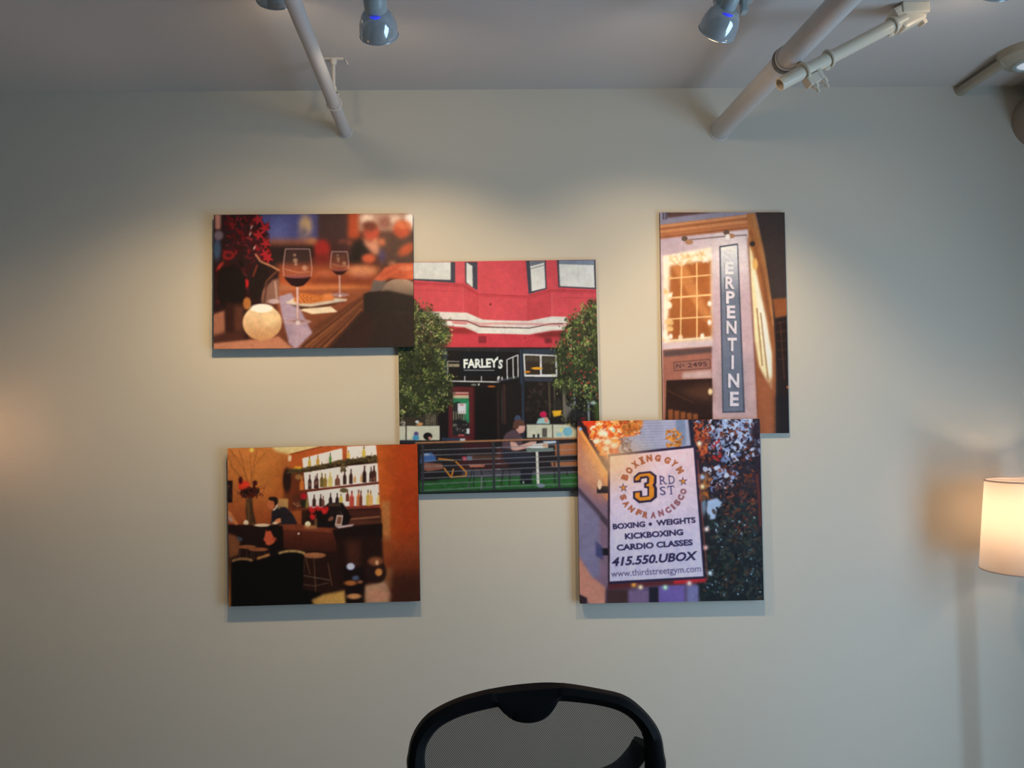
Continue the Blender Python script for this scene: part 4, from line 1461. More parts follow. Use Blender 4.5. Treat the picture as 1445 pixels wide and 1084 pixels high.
    g.ell(*F(610, 525), 24, 14, (90, 80, 50), 5)
    # garland
    gl = [(86, 70, 40), (60, 50, 30), (110, 88, 54), (44, 36, 24)]
    path = [F(40, 335), F(200, 312), F(420, 275), F(560, 240), F(700, 225), F(850, 200), F(955, 190)]
    g.line(path, 22, (70, 58, 34), 4, 0.95)
    for i in range(330):
        k = RNG.integers(len(path) - 1)
        t = RNG.uniform()
        x = path[k][0] + (path[k + 1][0] - path[k][0]) * t
        y = path[k][1] + (path[k + 1][1] - path[k][1]) * t + RNG.normal(0, 7)
        g.ell(x, y, RNG.uniform(6, 12), 2.5, gl[RNG.integers(4)], 1.5, 0.85, RNG.normal(0.4, 0.7))
    g.scatter(60, inpoly([F(555, 250), F(650, 240), F(630, 330), F(580, 340)]), gl, (6, 11), (0.2, 0.4), 1.5, 0.9, (1.3, 0.5))
    g.scatter(50, inpoly([F(830, 180), F(955, 165), F(950, 240), F(860, 235)]), gl, (6, 11), (0.2, 0.4), 1.5, 0.9, (1.2, 0.6))
    g.ell(*F(140, 288), 24, 9, (220, 160, 50), 4, 0.9)
    # orange pillar right
    g.poly([(918, 30), (1251, 30), (1251, 1084), (1010, 1084), (950, 600)], lerp((188, 88, 34), (164, 58, 20), 'x', 930, 1090), 3)
    g.poly([(930, 640), (1251, 600), (1251, 1084), (960, 1084)], lerp((140, 62, 30), (50, 24, 18), 'y', 640, 980), 40, 0.85)
    g.rect(1060, 30, 1250, 330, (174, 66, 26), 60, 0.6)
    g.poly([(950, 390), (1000, 390), (1005, 625), (950, 625)], (184, 120, 64), 7, 0.8)
    g.poly([(960, 600), (1010, 600), (1000, 720), (960, 720)], (140, 70, 34), 16, 0.7)
    g.rect(970, 780, 1020, 900, (150, 96, 56), 10, 0.7)
    # under shelf, glasses, counter
    g.poly([F(640, 740), F(990, 715), F(1000, 1000), F(640, 1000)], (60, 28, 20), 5)
    g.rect(*F(650, 730), *F(990, 800), (70, 34, 26), 4)
    for i in range(22):
        g.ell(*F(660 + 15 * i, 822 - i * 1.2), 4, 7, (170, 110, 76), 2, 0.75)
    g.rect(*F(660, 830), *F(985, 880), (96, 52, 36), 6, 0.7)
    g.poly([F(0, 870), F(500, 905), F(830, 880), F(1005, 870), F(1005, 1012), F(0, 1012)], (40, 18, 14), 3)
    g.poly([(330, 515), (680, 548), (690, 690), (330, 660)], lerp((96, 42, 26), (56, 24, 18), 'y', 540, 690), 3)
    g.poly([(330, 512), (500, 526), (700, 555), (690, 575), (330, 548)], (120, 56, 34), 3)
    g.line([(478, 560), (482, 650)], 3, (60, 26, 18), 1.5)
    g.ell(463, 577, 6, 6, (220, 200, 180), 2)
    g.poly([(660, 555), (860, 530), (955, 520), (955, 600), (820, 640), (690, 640)], (28, 15, 13), 4)
    g.poly([(690, 600), (955, 590), (960, 860), (690, 900)], (38, 19, 15), 8)
    g.poly([(740, 620), (830, 620), (830, 800), (760, 800)], (78, 40, 28), 14, 0.75)
    # vase with branches
    for q in ([(55, 75), (130, 180), (175, 290)], [(110, 80), (135, 160), (160, 280)], [(175, 100), (180, 200), (182, 290)], [(262, 100), (205, 170), (185, 280)], [(215, 90), (195, 170), (182, 240)], [(60, 170), (110, 230), (150, 300)], [(45, 110), (80, 200)], [(270, 300), (220, 320), (190, 330)]):
        g.line(q, 2.6, (120, 62, 30), 1, 0.85)
    g.scatter(40, inpoly([(90, 320), (270, 290), (265, 370), (90, 360)]), [(80, 34, 22), (110, 46, 28)], (3, 7), (0.4, 0.8), 1.5, 0.85)
    g.scatter(80, inpoly([(115, 300), (215, 290), (235, 340), (190, 368), (130, 355)]), [(44, 22, 16), (70, 24, 18), (90, 30, 22), (34, 26, 16)], (8, 16), (0.4, 0.8), 3, 0.9)
    g.poly([(105, 285), (135, 262), (170, 270), (175, 295), (150, 310), (112, 318)], (220, 56, 32), 4)
    g.ell(120, 262, 12, 22, (72, 18, 22), 4)
    g.ell(205, 278, 14, 16, (70, 20, 22), 4)
    g.poly([(155, 370), (190, 365), (195, 440), (215, 520), (160, 520), (150, 440)], (66, 48, 30), 4, 0.9)
    g.line([(165, 385), (172, 510)], 6, (150, 100, 60), 3, 0.6)
    g.line([(182, 390), (205, 515)], 5, (38, 28, 18), 2, 0.8)
    g.ell(185, 82, 12, 14, (236, 200, 90), 4)
    g.ell(154, 512, 15, 17, (240, 206, 166), 3)
    g.rect(42, 262, 74, 392, (36, 20, 18), 2)
    g.scatter(10, inpoly([(45, 290), (72, 290), (72, 380), (45, 380)]), [(110, 70, 50), (80, 44, 34)], (4, 8), (0.5, 1), 2, 0.8)
    # barman
    g.poly([(300, 520), (305, 445), (340, 405), (385, 420), (430, 470), (455, 520)], (34, 28, 32), 3)
    g.line([(385, 425), (445, 500)], 8, (70, 62, 70), 5, 0.7)
    g.ell(316, 385, 27, 26, (36, 22, 18), 3)
    g.ell(300, 403, 20, 29, (190, 100, 60), 3)
    g.ell(310, 372, 26, 12, (36, 22, 18), 3, 1, 0.15)
    g.line([(312, 438), (330, 425), (340, 405)], 9, (236, 214, 190), 2.5)
    g.ell(347, 500, 26, 14, (204, 122, 76), 3, 1, -0.3)
    g.ell(325, 514, 16, 8, (228, 190, 150), 3)
    g.rect(342, 372, 398, 430, (184, 140, 84), 4, 0.9)
    g.poly([(352, 420), (385, 420), (430, 470), (455, 520), (360, 520)], (36, 30, 34), 3)
    # counter left
    g.poly([(40, 520), (300, 525), (370, 530), (370, 720), (50, 720)], (34, 18, 15), 3)
    g.ell(250, 526, 48, 9, (232, 196, 160), 2.5)
    g.poly([(45, 440), (62, 445), (110, 520), (95, 525), (50, 480)], (198, 118, 70), 3)
    g.ell(62, 490, 10, 20, (170, 160, 160), 5, 0.6, -0.5)
    g.poly([(45, 570), (100, 590), (120, 620), (110, 700), (55, 720)], (130, 74, 44), 6)
    g.ell(118, 606, 18, 12, (70, 84, 100), 4, 0.7, 0.4)
    # woman in profile
    g.poly([(262, 600), (270, 555), (300, 545), (330, 600), (320, 640), (290, 645), (272, 640), (268, 622), (256, 612)], (196, 84, 52), 2.5)
    g.poly([(270, 560), (290, 528), (340, 522), (372, 560), (372, 660), (330, 660), (322, 610), (300, 560)], (22, 13, 12), 3)
    g.poly([(290, 650), (340, 615), (375, 630), (380, 690), (300, 700)], (22, 13, 13), 3)
    g.ell(320, 608, 14, 12, (170, 70, 44), 4, 0.8)
    # flowers, register, card on counter
    g.poly([F(165, 570), F(205, 545), F(240, 575), F(225, 620), F(180, 620)], (176, 30, 40), 4)
    g.poly([F(165, 620), F(230, 610), F(220, 700), F(180, 700)], (40, 36, 26), 4)
    g.poly([F(600, 650), F(690, 800), F(640, 890), F(330, 900), F(340, 740), F(460, 650)], (22, 15, 15), 3)
    for cx, cy, rx, ry in ((290, 720, 40, 40), (355, 705, 42, 28), (415, 730, 40, 40), (295, 790, 34, 36), (440, 705, 24, 24)):
        g.poly([F(cx - rx, cy - ry * 0.2), F(cx - rx * 0.3, cy - ry), F(cx + rx * 0.2, cy - ry * 0.3), F(cx + rx, cy - ry * 0.6), F(cx + rx * 0.6, cy + ry * 0.7), F(cx - rx * 0.3, cy + ry)], (204, 36, 36), 3.5)
    g.rect(*F(455, 655), *F(580, 690), (70, 50, 40), 3)
    g.poly([F(455, 690), F(580, 690), F(600, 770), F(470, 780)], (30, 20, 20), 3)
    g.line([F(575, 740), F(600, 780)], 5, (110, 96, 90), 3, 0.7)
    g.ell(*F(480, 815), 18, 12, (130, 76, 56), 4, 0.9, -0.6)
    g.poly([F(540, 775), F(605, 780), F(590, 885), F(520, 885)], (214, 186, 166), 2)
    g.poly([F(550, 790), F(592, 794), F(582, 870), F(535, 868)], (120, 74, 58), 2.5)
    g.poly([F(520, 890), F(600, 885), F(720, 870), F(700, 890), F(560, 912)], (222, 190, 186), 3)
    g.ell(*F(245, 868), 17, 17, (255, 226, 176), 3)
    g.poly([F(210, 880), F(330, 880), F(340, 915), F(215, 915)], (180, 120, 76), 5, 0.8)
    g.rect(*F(312, 810), *F(340, 900), (140, 100, 60), 4, 0.7)
    # bar stools and front sofa
    for (cx, cy, rx) in ((185, 152, 62), (262, 170, 66)):
        g.ell(*H(cx, cy), rx * .8657, 11, (146, 82, 48), 2.5)
        for dx in (-45, 0, 45):
            g.line([H(cx + dx, cy + 10), H(cx + dx * 1.1, cy + 80)], 3.5, (90, 66, 52), 1.5, 0.8)
    g.ell(*H(643, 214), 66, 17, (150, 92, 58), 2.5)
    g.ell(*H(643, 208), 60, 11, (176, 110, 70), 4, 0.7)
    for q in ([H(585, 230), H(615, 345)], [H(640, 235), H(655, 480)], [H(735, 270), H(765, 420)], [H(575, 225), H(570, 330)]):
        g.line(q, 5, (120, 80, 56), 1.8, 0.85)
    g.line([H(570, 348), H(620, 358), H(700, 372), H(750, 382)], 4, (150, 120, 104), 1.5, 0.8)
    g.line([H(570, 410), H(640, 420), H(740, 400)], 5, (110, 82, 66), 1.8, 0.8)
    g.poly([H(60, 255), H(130, 240), H(260, 240), H(420, 195), H(520, 185), H(575, 210), H(565, 440), H(700, 470), H(600, 575), H(60, 575)], (12, 8, 9), 3)
    g.line([H(85, 248), H(115, 237), H(150, 232), H(190, 235), H(225, 246)], 13, (170, 122, 74), 4)
    g.line([H(255, 232), H(340, 205)], 14, (196, 128, 72), 4)
    g.line([H(400, 197), H(435, 187), H(475, 182), H(525, 184), H(560, 192), H(580, 202)], 12, (210, 168, 104), 4)
    g.rect(H(55, 0)[0], 720, H(80, 0)[0], 1084, lerp((70, 36, 20), (150, 90, 40), 'y', 720, 1000), 5)
    # out of focus glasses front
    g.poly([H(625, 515), H(700, 480), H(855, 450), H(865, 575), H(660, 575)], (206, 152, 78), 7)
    g.poly([H(985, 420), H(1130, 390), H(1165, 470), H(1160, 575), H(990, 575)], (190, 140, 104), 9)
    g.ell(*H(1080, 490), 60, 28, (214, 140, 106), 18, 0.8)
    g.poly([H(845, 290), H(980, 290), H(985, 400), H(975, 540), H(860, 540), H(850, 400)], (24, 14, 14), 7, 0.9)
    g.ell(*H(890, 290), 24, 20, (206, 206, 244), 6)
    g.ell(*H(925, 368), 20, 14, (96, 110, 140), 8, 0.8)
    g.ell(*H(890, 402), 36, 15, (176, 100, 50), 7)
    g.ell(*H(955, 395), 16, 10, (150, 90, 60), 6)
    g.ell(*H(915, 492), 42, 16, (206, 138, 84), 7)
    g.ell(*H(1065, 330), 60, 62, (40, 22, 18), 12, 0.9)
    g.ell(*H(1060, 255), 42, 26, (150, 84, 50), 12, 0.9)
    g.ell(*H(1070, 265), 10, 14, (230, 170, 120), 6)
    g.ell(*H(1082, 330), 21, 22, (206, 128, 62), 8)
    g.poly([H(1170, 350), H(1400, 330), H(1400, 580), H(1180, 580)], (62, 30, 20), 24, 0.8)
    g.finish(2.0, 0.04)
    return g


# ---- print 4: restaurant sign at night
def paint_sign():
    g = Print(733, 1084, 0.75, (206, 182, 184))
    I = lambda x, y: (79.7 + .6614 * x, 31.9 + .6614 * y)
    J = lambda x, y: (350.7 + .9404 * x, 31.9 + .9404 * y)
    g.rect(60, 20, 733, 1084, lerp((196, 172, 180), (206, 168, 162), 'y', 100, 900))
    g.ell(420, 230, 120, 110, (250, 236, 226), 120, 0.8)
    # cornice
    g.poly([(60, 20), (560, 20), (560, 70), (60, 112)], (150, 142, 156), 1.5)
    g.poly([(130, 40), (400, 40), (250, 58), (132, 72)], (98, 66, 62), 3)
    g.rect(*I(50, 20), *I(60, 72), (80, 74, 90), 1)
    g.rect(*I(68, 20), *I(78, 72), (80, 74, 90), 1)
    g.poly([(60, 108), (500, 55), (505, 122), (60, 172)], (196, 124, 78), 1.5)
    for i, c in enumerate(((226, 160, 108), (150, 84, 50), (214, 146, 96), (170, 98, 60), (130, 70, 44))):
        g.line([(60, 116 + i * 12), (500, 62 + i * 13)], 6, c, 2, 0.85)
    g.line([(60, 170), (500, 122)], 6, (160, 106, 84), 2, 0.7)
    # lamp rail
    g.line([(225, 172), (400, 155), (490, 150)], 6, (128, 110, 108), 1.3)
    for cx, cy in ((222, 178), (410, 150)):
        g.ell(cx - 12, cy - 12, 14, 12, (104, 80, 66), 2)
        g.ell(cx + 8, cy + 4, 18, 11, (176, 126, 92), 2)
    g.ell(404, 158, 10, 12, (255, 250, 240), 3)
    g.line([(205, 190), (205, 235)], 2, (170, 150, 150), 1, 0.7)
    # glowing window
    g.poly([(112, 245), (330, 205), (334, 630), (116, 640)], (255, 238, 206), 5)
    g.poly([(145, 290), (328, 262), (330, 612), (134, 630)], (172, 98, 48), 6)
    g.poly([(150, 290), (215, 285), (330, 520), (330, 585), (260, 470)], (214, 138, 78), 6, 0.75)
    g.rect(140, 530, 330, 620, (150, 80, 38), 14, 0.6)
    g.scatter(40, inpoly([(140, 250), (325, 225), (325, 268), (145, 290)]), [(236, 186, 120), (255, 244, 220)], (8, 16), (0.4, 0.7), 4, 0.6)
    g.scatter(16, inpoly([(128, 300), (150, 300), (145, 620), (120, 620)]), [(255, 240, 210), (240, 196, 130)], (8, 18), (0.5, 0.9), 5, 0.85)
    for q in ((148, 608), (192, 612), (290, 606), (322, 460), (145, 430), (322, 545)):
        g.ell(*q, 9, 12, (255, 244, 224), 5, 0.9)
    bar = (246, 196, 132)
    for x0, x1 in ((197, 192), (265, 266)):
        g.line([(x0, 275), (x1, 625)], 6, bar, 1.4)
    for y0, y1 in ((347, 330), (435, 420), (530, 518)):
        g.line([(140, y0), (330, y1)], 8 if y0 == 435 else 6, bar, 1.4)
    g.line([(134, 628), (330, 612)], 8, (255, 236, 200), 3)
    g.poly([(114, 640), (335, 624), (335, 655), (116, 668)], (216, 190, 186), 1.5)
    # panel with number, doorway
    g.poly([(112, 668), (332, 652), (335, 985), (112, 985)], (166, 104, 84), 2)
    g.poly([(116, 672), (332, 656), (332, 680), (118, 700)], (92, 70, 66), 4)
    g.poly([(160, 725), (325, 712), (326, 750), (164, 762)], (158, 104, 88), 1)
    for q in ([(162, 724), (324, 710)], [(164, 762), (326, 750)], [(162, 724), (164, 762)], [(324, 710), (326, 750)]):
        g.line(q, 3, (84, 54, 50), 0.9)
    g.text("N", (174, 751), (194, 749), 21, (82, 52, 50), 0.015)
    g.text("o", (199, 742), (209, 741), 16, (82, 52, 50), 0.015)
    g.text("2495", (224, 747), (312, 740), 20, (82, 52, 50), 0.015)
    g.poly([(200, 770), (332, 758), (332, 795), (200, 798)], (206, 170, 160), 5)
    g.poly([(128, 805), (334, 796), (336, 985), (124, 985)], (48, 26, 18), 2)
    g.poly([(180, 850), (334, 815), (334, 900), (260, 890)], (92, 56, 36), 14, 0.8)
    g.line([(132, 850), (250, 905)], 4, (100, 56, 34), 2, 0.8)
    g.ell(326, 855, 10, 14, (246, 206, 150), 5)
    for i in range(5):
        g.rect(136 + 28 * i, 935 + 5 * i, 158 + 28 * i, 990, (150, 84, 44), 3, 0.9)
    # blade sign
    g.poly([(366, 200), (450, 188), (482, 948), (380, 950)], (70, 72, 84), 1)
    g.poly([(372, 206), (446, 195), (474, 940), (386, 944)], lerp((245, 240, 236), (112, 118, 132), 'y', 215, 420), 1)
    g.poly([(386, 700), (470, 700), (474, 940), (386, 944)], (96, 102, 118), 30, 0.5)
    for ch, x, y, wd, al in (('S', 408, 235, 40, 0.25), ('E', 411, 300, 38, 0.7), ('R', 414, 366, 42, 1), ('P', 416, 432, 40, 1), ('E', 419, 498, 38, 1), ('N', 421, 567, 46, 1), ('T', 424, 644, 42, 1), ('I', 426, 724, 11, 1), ('N', 431, 806, 50, 1), ('E', 434, 888, 40, 1)):
        hh = 54 + (y - 235) * 0.016
        g.letter(ch, (x - 4, y + 3), wd, hh, (58, 60, 70) if y > 330 else (150, 146, 146), 0.0, 0.035, al * 0.8, 0.8)
        g.letter(ch, (x, y), wd, hh, (224, 212, 214) if y > 330 else (252, 246, 242), 0.0, 0.035, al, 0.6)
    # pilaster right of the sign, lit edge
    g.poly([(490, 150), (520, 190), (560, 520), (600, 1060), (545, 1060), (520, 620), (498, 250)], (150, 92, 66), 5, 0.9)
    g.poly([(490, 52), (528, 50), (575, 240), (610, 480), (625, 640), (622, 1070), (540, 1070), (525, 560), (500, 200)], lerp((176, 110, 60), (150, 84, 48), 'y', 60, 900), 2)
    g.line([(520, 60), (575, 300), (612, 560)], 12, (206, 140, 80), 4, 0.8)
    g.line([(505, 130), (560, 330), (600, 560)], 9, (128, 74, 42), 4, 0.7)
    g.poly([(497, 190), (515, 230), (545, 380), (575, 530), (602, 690), (604, 850), (585, 820), (545, 740), (525, 620)], (250, 226, 170), 4)
    g.poly([(512, 270), (530, 330), (575, 520), (600, 680), (603, 800), (588, 780), (560, 620)], (255, 246, 222), 6, 0.9)
    for q in ([(535, 480), (560, 740)], [(552, 500), (586, 800)]):
        g.line(q, 6, (150, 104, 62), 2, 0.85)
    g.line([(497, 190), (540, 950)], 4, (96, 56, 54), 2, 0.6)
    g.ell(515, 190, 12, 12, (58, 44, 40), 3)
    g.ell(527, 282, 12, 26, (236, 180, 100), 5)
    g.rect(548, 800, 612, 1075, (170, 96, 58), 14, 0.8)
    # dark night right
    g.poly([(528, 40), (720, 40), (720, 1084), (622, 1084), (620, 660), (605, 460), (570, 230)], (62, 48, 42), 2)
    g.poly([(540, 40), (720, 40), (720, 440), (610, 450)], (72, 58, 52), 20, 0.7)
    g.poly([(605, 440), (700, 430), (700, 510), (618, 525)], (150, 84, 44), 4)
    g.poly([(618, 530), (700, 510), (700, 900), (630, 900)], (42, 26, 20), 4)
    for i in range(5):
        g.line([(618 + 3 * i, 550 + 40 * i), (672, 540 + 42 * i)], 4, (92, 54, 34), 2, 0.7)
    g.line([(640, 540), (660, 800)], 4, (110, 62, 36), 2, 0.7)
    g.rect(622, 870, 720, 1084, (34, 24, 24), 10)
    g.ell(676, 835, 6, 6, (206, 110, 50), 3)
    g.finish(1.2, 0.028)
    return g


# ---- print 5: gym sign in a tree
def paint_gym():
    g = Print(1084, 1084, 0.62, (40, 30, 40))
    E = lambda x, y: (205.6 + .3792 * x, 186.9 + .3792 * y)
    # pale shingle wall on top
    g.poly([(270, 30), (680, 30), (680, 200), (270, 230)], (160, 160, 184), 2)
    for i in range(11):
        g.line([(380, 52 + 15 * i), (600, 45 + 15 * i)], 3, (136, 134, 160), 1.2, 0.8)
    g.poly([(575, 45), (625, 42), (630, 180), (580, 185)], (118, 130, 158), 3)
    g.poly([(640, 40), (680, 40), (700, 260), (655, 190)], (34, 30, 46), 3)
    # left building
    g.poly([(40, 60), (215, 320), (215, 950), (190, 1060), (40, 1060)], (128, 100, 118), 2)
    g.poly([(55, 90), (70, 80), (215, 320), (215, 480), (55, 330)], lerp((186, 112, 70), (232, 140, 62), 'x', 60, 210), 3)
    g.poly([(55, 160), (150, 300), (215, 400), (215, 500), (160, 480), (55, 390)], (166, 112, 100), 14, 0.8)
    g.line([(62, 92), (215, 330)], 12, (242, 156, 76), 3)
    g.poly([(55, 400), (215, 580), (215, 620), (55, 440)], (74, 58, 70), 3)
    g.poly([(55, 430), (170, 560), (170, 880), (120, 890), (55, 760)], (124, 118, 148), 8, 0.9)
    g.poly([(55, 760), (130, 880), (210, 940), (205, 1030), (130, 1030), (55, 960)], (196, 130, 110), 6)
    g.poly([(60, 970), (105, 990), (105, 1040), (60, 1040)], (50, 34, 40), 3)
    g.poly([(60, 60), (100, 50), (215, 260), (215, 330), (95, 120)], (44, 24, 30), 4)
    g.ell(72, 98, 8, 8, (120, 170, 230), 3)
    for y in (420, 748):
        g.rect(158, y - 20, 225, y + 18, (28, 24, 30), 2)
    g.ell(172, 392, 12, 26, (236, 190, 160), 3)
    g.poly([(150, 690), (185, 720), (190, 790), (152, 770)], (70, 70, 110), 5)
    # orange lit foliage
    fo = [(236, 110, 30), (214, 70, 26), (250, 190, 120), (255, 236, 200), (190, 50, 24), (240, 150, 60)]
    P1 = inpoly([(95, 45), (400, 45), (380, 120), (300, 130), (270, 215), (200, 250), (130, 150)])
    g.poly([(95, 45), (400, 45), (370, 120), (290, 140), (265, 215), (210, 260), (130, 150)], (206, 90, 36), 8)
    g.scatter(260, P1, fo, (8, 20), (0.3, 0.7), 2.5, 0.85)
    for q in ((190, 120, 26), (215, 165, 22), (160, 160, 18), (250, 185, 20), (205, 200, 16), (235, 95, 14)):
        g.ell(q[0], q[1], q[2], q[2] * 0.7, (255, 246, 220), 10, 0.9)
    g.scatter(50, inpoly([(280, 50), (400, 50), (380, 110), (300, 130)]), [(206, 130, 60), (176, 96, 40), (150, 80, 40)], (7, 16), (0.4, 0.8), 3, 0.8)
    g.scatter(40, inpoly([(270, 150), (340, 150), (340, 215), (290, 220)]), [(90, 80, 90), (60, 50, 60), (130, 110, 110)], (6, 12), (0.3, 0.6), 2, 0.8)
    g.scatter(70, inpoly([(520, 110), (570, 90), (615, 130), (600, 190), (530, 190)]), [(196, 120, 50), (150, 84, 40), (226, 150, 70)], (6, 13), (0.35, 0.7), 1.5, 0.9)
    g.ell(115, 65, 26, 20, (214, 60, 30), 6)
    g.ell(248, 105, 7, 7, (150, 206, 190), 2.5)
    # tree on the right
    g.poly([(660, 30), (1084, 30), (1084, 1060), (680, 1060), (690, 500)], lerp((44, 34, 44), (26, 30, 32), 'y', 300, 800), 3)
    sky = [(186, 196, 226), (150, 166, 206), (206, 210, 232), (120, 134, 176)]
    for poly_, n in (([(675, 40), (970, 40), (960, 260), (840, 300), (760, 200)], 150), ([(730, 300), (900, 260), (900, 400), (740, 420)], 42), ([(975, 50), (1010, 60), (1025, 240), (985, 230)], 16)):
        g.scatter(n, inpoly(poly_), sky, (8, 22), (0.4, 0.85), 3, 0.85)
    g.ell(850, 90, 40, 40, (176, 196, 236), 20, 0.7)
    g.ell(925, 100, 45, 60, (170, 190, 236), 22, 0.7)
    br_ = [(60, 32, 32), (40, 26, 34), (96, 48, 36), (30, 26, 34), (120, 60, 40), (52, 44, 56)]
    g.scatter(420, inpoly([(670, 40), (1025, 40), (1030, 480), (720, 520), (700, 250)]), br_, (6, 15), (0.3, 0.65), 1.5, 0.9)
    g.poly([(740, 475), (790, 460), (825, 490), (790, 520), (780, 570), (755, 575), (735, 530)], (170, 190, 220), 4)
    g.ell(790, 620, 10, 22, (160, 180, 200), 4)
    g.ell(720, 500, 12, 50, (120, 150, 170), 6, 0.8)
    g.scatter(90, inpoly([(670, 60), (760, 90), (730, 250), (690, 250)]), [(176, 70, 36), (140, 50, 34), (206, 110, 60), (90, 40, 36)], (7, 15), (0.3, 0.6), 2, 0.85)
    g.scatter(60, inpoly([(690, 340), (760, 340), (740, 470), (700, 470)]), [(176, 104, 50), (130, 76, 44), (90, 56, 44)], (8, 16), (0.4, 0.8), 3, 0.85)
    gd = [(40, 50, 46), (26, 32, 32), (56, 60, 50), (34, 44, 46), (22, 24, 26), (66, 50, 40)]
    g.scatter(520, inpoly([(740, 560), (830, 480), (1030, 470), (1035, 1000), (690, 1010), (730, 800)]), gd, (8, 18), (0.35, 0.7), 2, 0.8)
    g.scatter(80, inpoly([(830, 350), (1000, 330), (1010, 620), (840, 720)]), [(96, 52, 38), (70, 40, 36), (116, 62, 42)], (6, 14), (0.3, 0.6), 1.5, 0.8)
    g.scatter(46, inpoly([(740, 560), (1010, 520), (1020, 960), (720, 980)]), [(110, 140, 156), (150, 176, 190), (76, 100, 110)], (4, 8), (0.5, 1), 2, 0.8)
    g.poly([(985, 45), (1012, 45), (1030, 640), (1005, 640)], (40, 28, 40), 5, 0.7)
    g.line([(1000, 330), (1012, 420), (1020, 610)], 12, (120, 52, 40), 4, 0.8)
    g.scatter(12, inpoly([(770, 150), (820, 150), (810, 260), (770, 260)]), [(190, 40, 44)], (6, 12), (0.3, 0.6), 2, 0.8)
    # below the sign
    g.poly([(205, 930), (680, 900), (690, 1060), (200, 1060)], (96, 78, 110), 4)
    g.rect(205, 940, 330, 1060, (66, 44, 44), 8)
    g.rect(320, 950, 440, 1060, (120, 96, 130), 6)
    g.rect(430, 930, 480, 1060, (34, 30, 42), 4)
    g.rect(482, 920, 615, 1060, (112, 92, 158), 4)
    g.rect(630, 920, 690, 1060, (120, 118, 160), 6)
    g.poly([(215, 915), (730, 880), (730, 905), (215, 945)], (92, 40, 44), 5)
    g.poly([(560, 892), (730, 880), (730, 900), (560, 915)], (196, 40, 50), 5)
    for q, c in (((385, 932), (255, 220, 180)), ((515, 932), (190, 240, 200)), ((642, 910), (255, 210, 200)), ((350, 920), (240, 160, 70)), ((735, 625), (255, 220, 210)), ((728, 722), (255, 200, 190)), ((714, 400), (255, 220, 170)), ((700, 172), (255, 230, 200)), ((752, 855), (200, 220, 230)), ((715, 350), (170, 190, 230))):
        g.ell(q[0], q[1], 17, 15, np.array(c) * 0.75 + 20, 9, 0.6)
        g.ell(q[0], q[1], 8, 9, c, 4)
    # sign
    S = [(228, 243), (668, 195), (716, 872), (224, 903)]
    fr = [(216, 232), (678, 180), (726, 884), (216, 918)]
    g.poly(fr, (48, 36, 62), 1.5)
    g.line([(222, 236), (222, 912)], 5, (70, 40, 40), 1.2)
    g.line([(690, 260), (738, 890)], 6, (170, 80, 70), 2.5, 0.7)
    g.poly(S, lerp((232, 196, 202), (206, 196, 222), 'y', 260, 700), 1)
    g.ell(250, 270, 130, 100, (240, 186, 130), 110, 0.75)
    br, brr = (176, 98, 62), (150, 92, 100)
    top = (("B", 263, 435), ("O", 323, 342), ("X", 408, 257), ("I", 501, 204), ("N", 603, 170), ("G", 722, 168), ("G", 855, 198), ("Y", 950, 245), ("M", 1030, 335))
    cc = (655, 555)
    for ch, x, y in top:
        a = math.atan2(x - cc[0], cc[1] - y)
        g.letter(ch, E(x, y), 15 if ch == 'I' else 31, 37, br, a, 0.075, 1.0, 0.8)
        if ch == 'I':
            for s_ in (-1, 1):
                c = E(x + s_ * 42 * math.sin(a), y - s_ * 42 * math.cos(a))
                g.line([(c[0] - 13 * math.cos(a), c[1] - 13 * math.sin(a)), (c[0] + 13 * math.cos(a), c[1] + 13 * math.sin(a))], 8, br, 0.8)
    bot = (("S", 240, 718), ("A", 280, 808), ("N", 352, 878), ("F", 455, 930), ("R", 548, 962), ("A", 655, 964), ("N", 762, 935), ("C", 862, 892), ("I", 930, 846), ("S", 988, 788), ("C", 1040, 715), ("O", 1075, 632))
    for ch, x, y in bot:
        a = -math.atan2(x - cc[0], y - cc[1])
        g.letter(ch, E(x, y), 13 if ch == 'I' else 29, 34, brr if x > 600 else (168, 96, 70), a, 0.075, 1.0, 0.8)
    for x, y in ((242, 585), (1072, 492)):
        for sc_, c in ((1.0, (84, 66, 92)), (0.62, (222, 138, 50))):
            pts = []
            for k in range(10):
                r = (68 if k % 2 == 0 else 27) * sc_
                t = math.pi * k / 5 - 0.1
                pts.append(E(x + r * math.sin(t), y - r * math.cos(t)))
            g.poly(pts, c, 0.9)
    o3 = [(385, 430), (455, 368), (620, 350), (705, 412), (705, 510), (690, 545), (710, 590), (708, 715), (630, 780), (455, 800), (375, 735), (375, 635), (500, 622), (505, 700), (575, 690), (575, 590), (530, 585), (530, 515), (570, 505), (570, 445), (490, 460), (485, 508), (385, 515)]
    g.poly([E(*p_) for p_ in o3], (44, 32, 56), 1)
    i3 = [(405, 445), (465, 392), (610, 376), (668, 425), (665, 510), (645, 545), (668, 590), (668, 705), (615, 750), (470, 768), (405, 720), (405, 655), (468, 645), (472, 715), (520, 712), (598, 702), (600, 565), (555, 560), (560, 535), (598, 520), (600, 440), (575, 418), (480, 430), (460, 478), (405, 485)]
    g.poly([E(*p_) for p_ in i3], (224, 136, 40), 1)
    ink = (76, 66, 112)
    for ch, x0, x1, y0, y1 in (("R", 748, 836, 420, 535), ("D", 872, 955, 412, 528), ("S", 748, 828, 565, 685), ("T", 858, 950, 552, 672)):
        c = E((x0 + x1) / 2, (y0 + y1) / 2)
        g.letter(ch, c, (x1 - x0) * .3792, (y1 - y0) * .3792, ink, -0.08, 0.004, 1, 0.6)
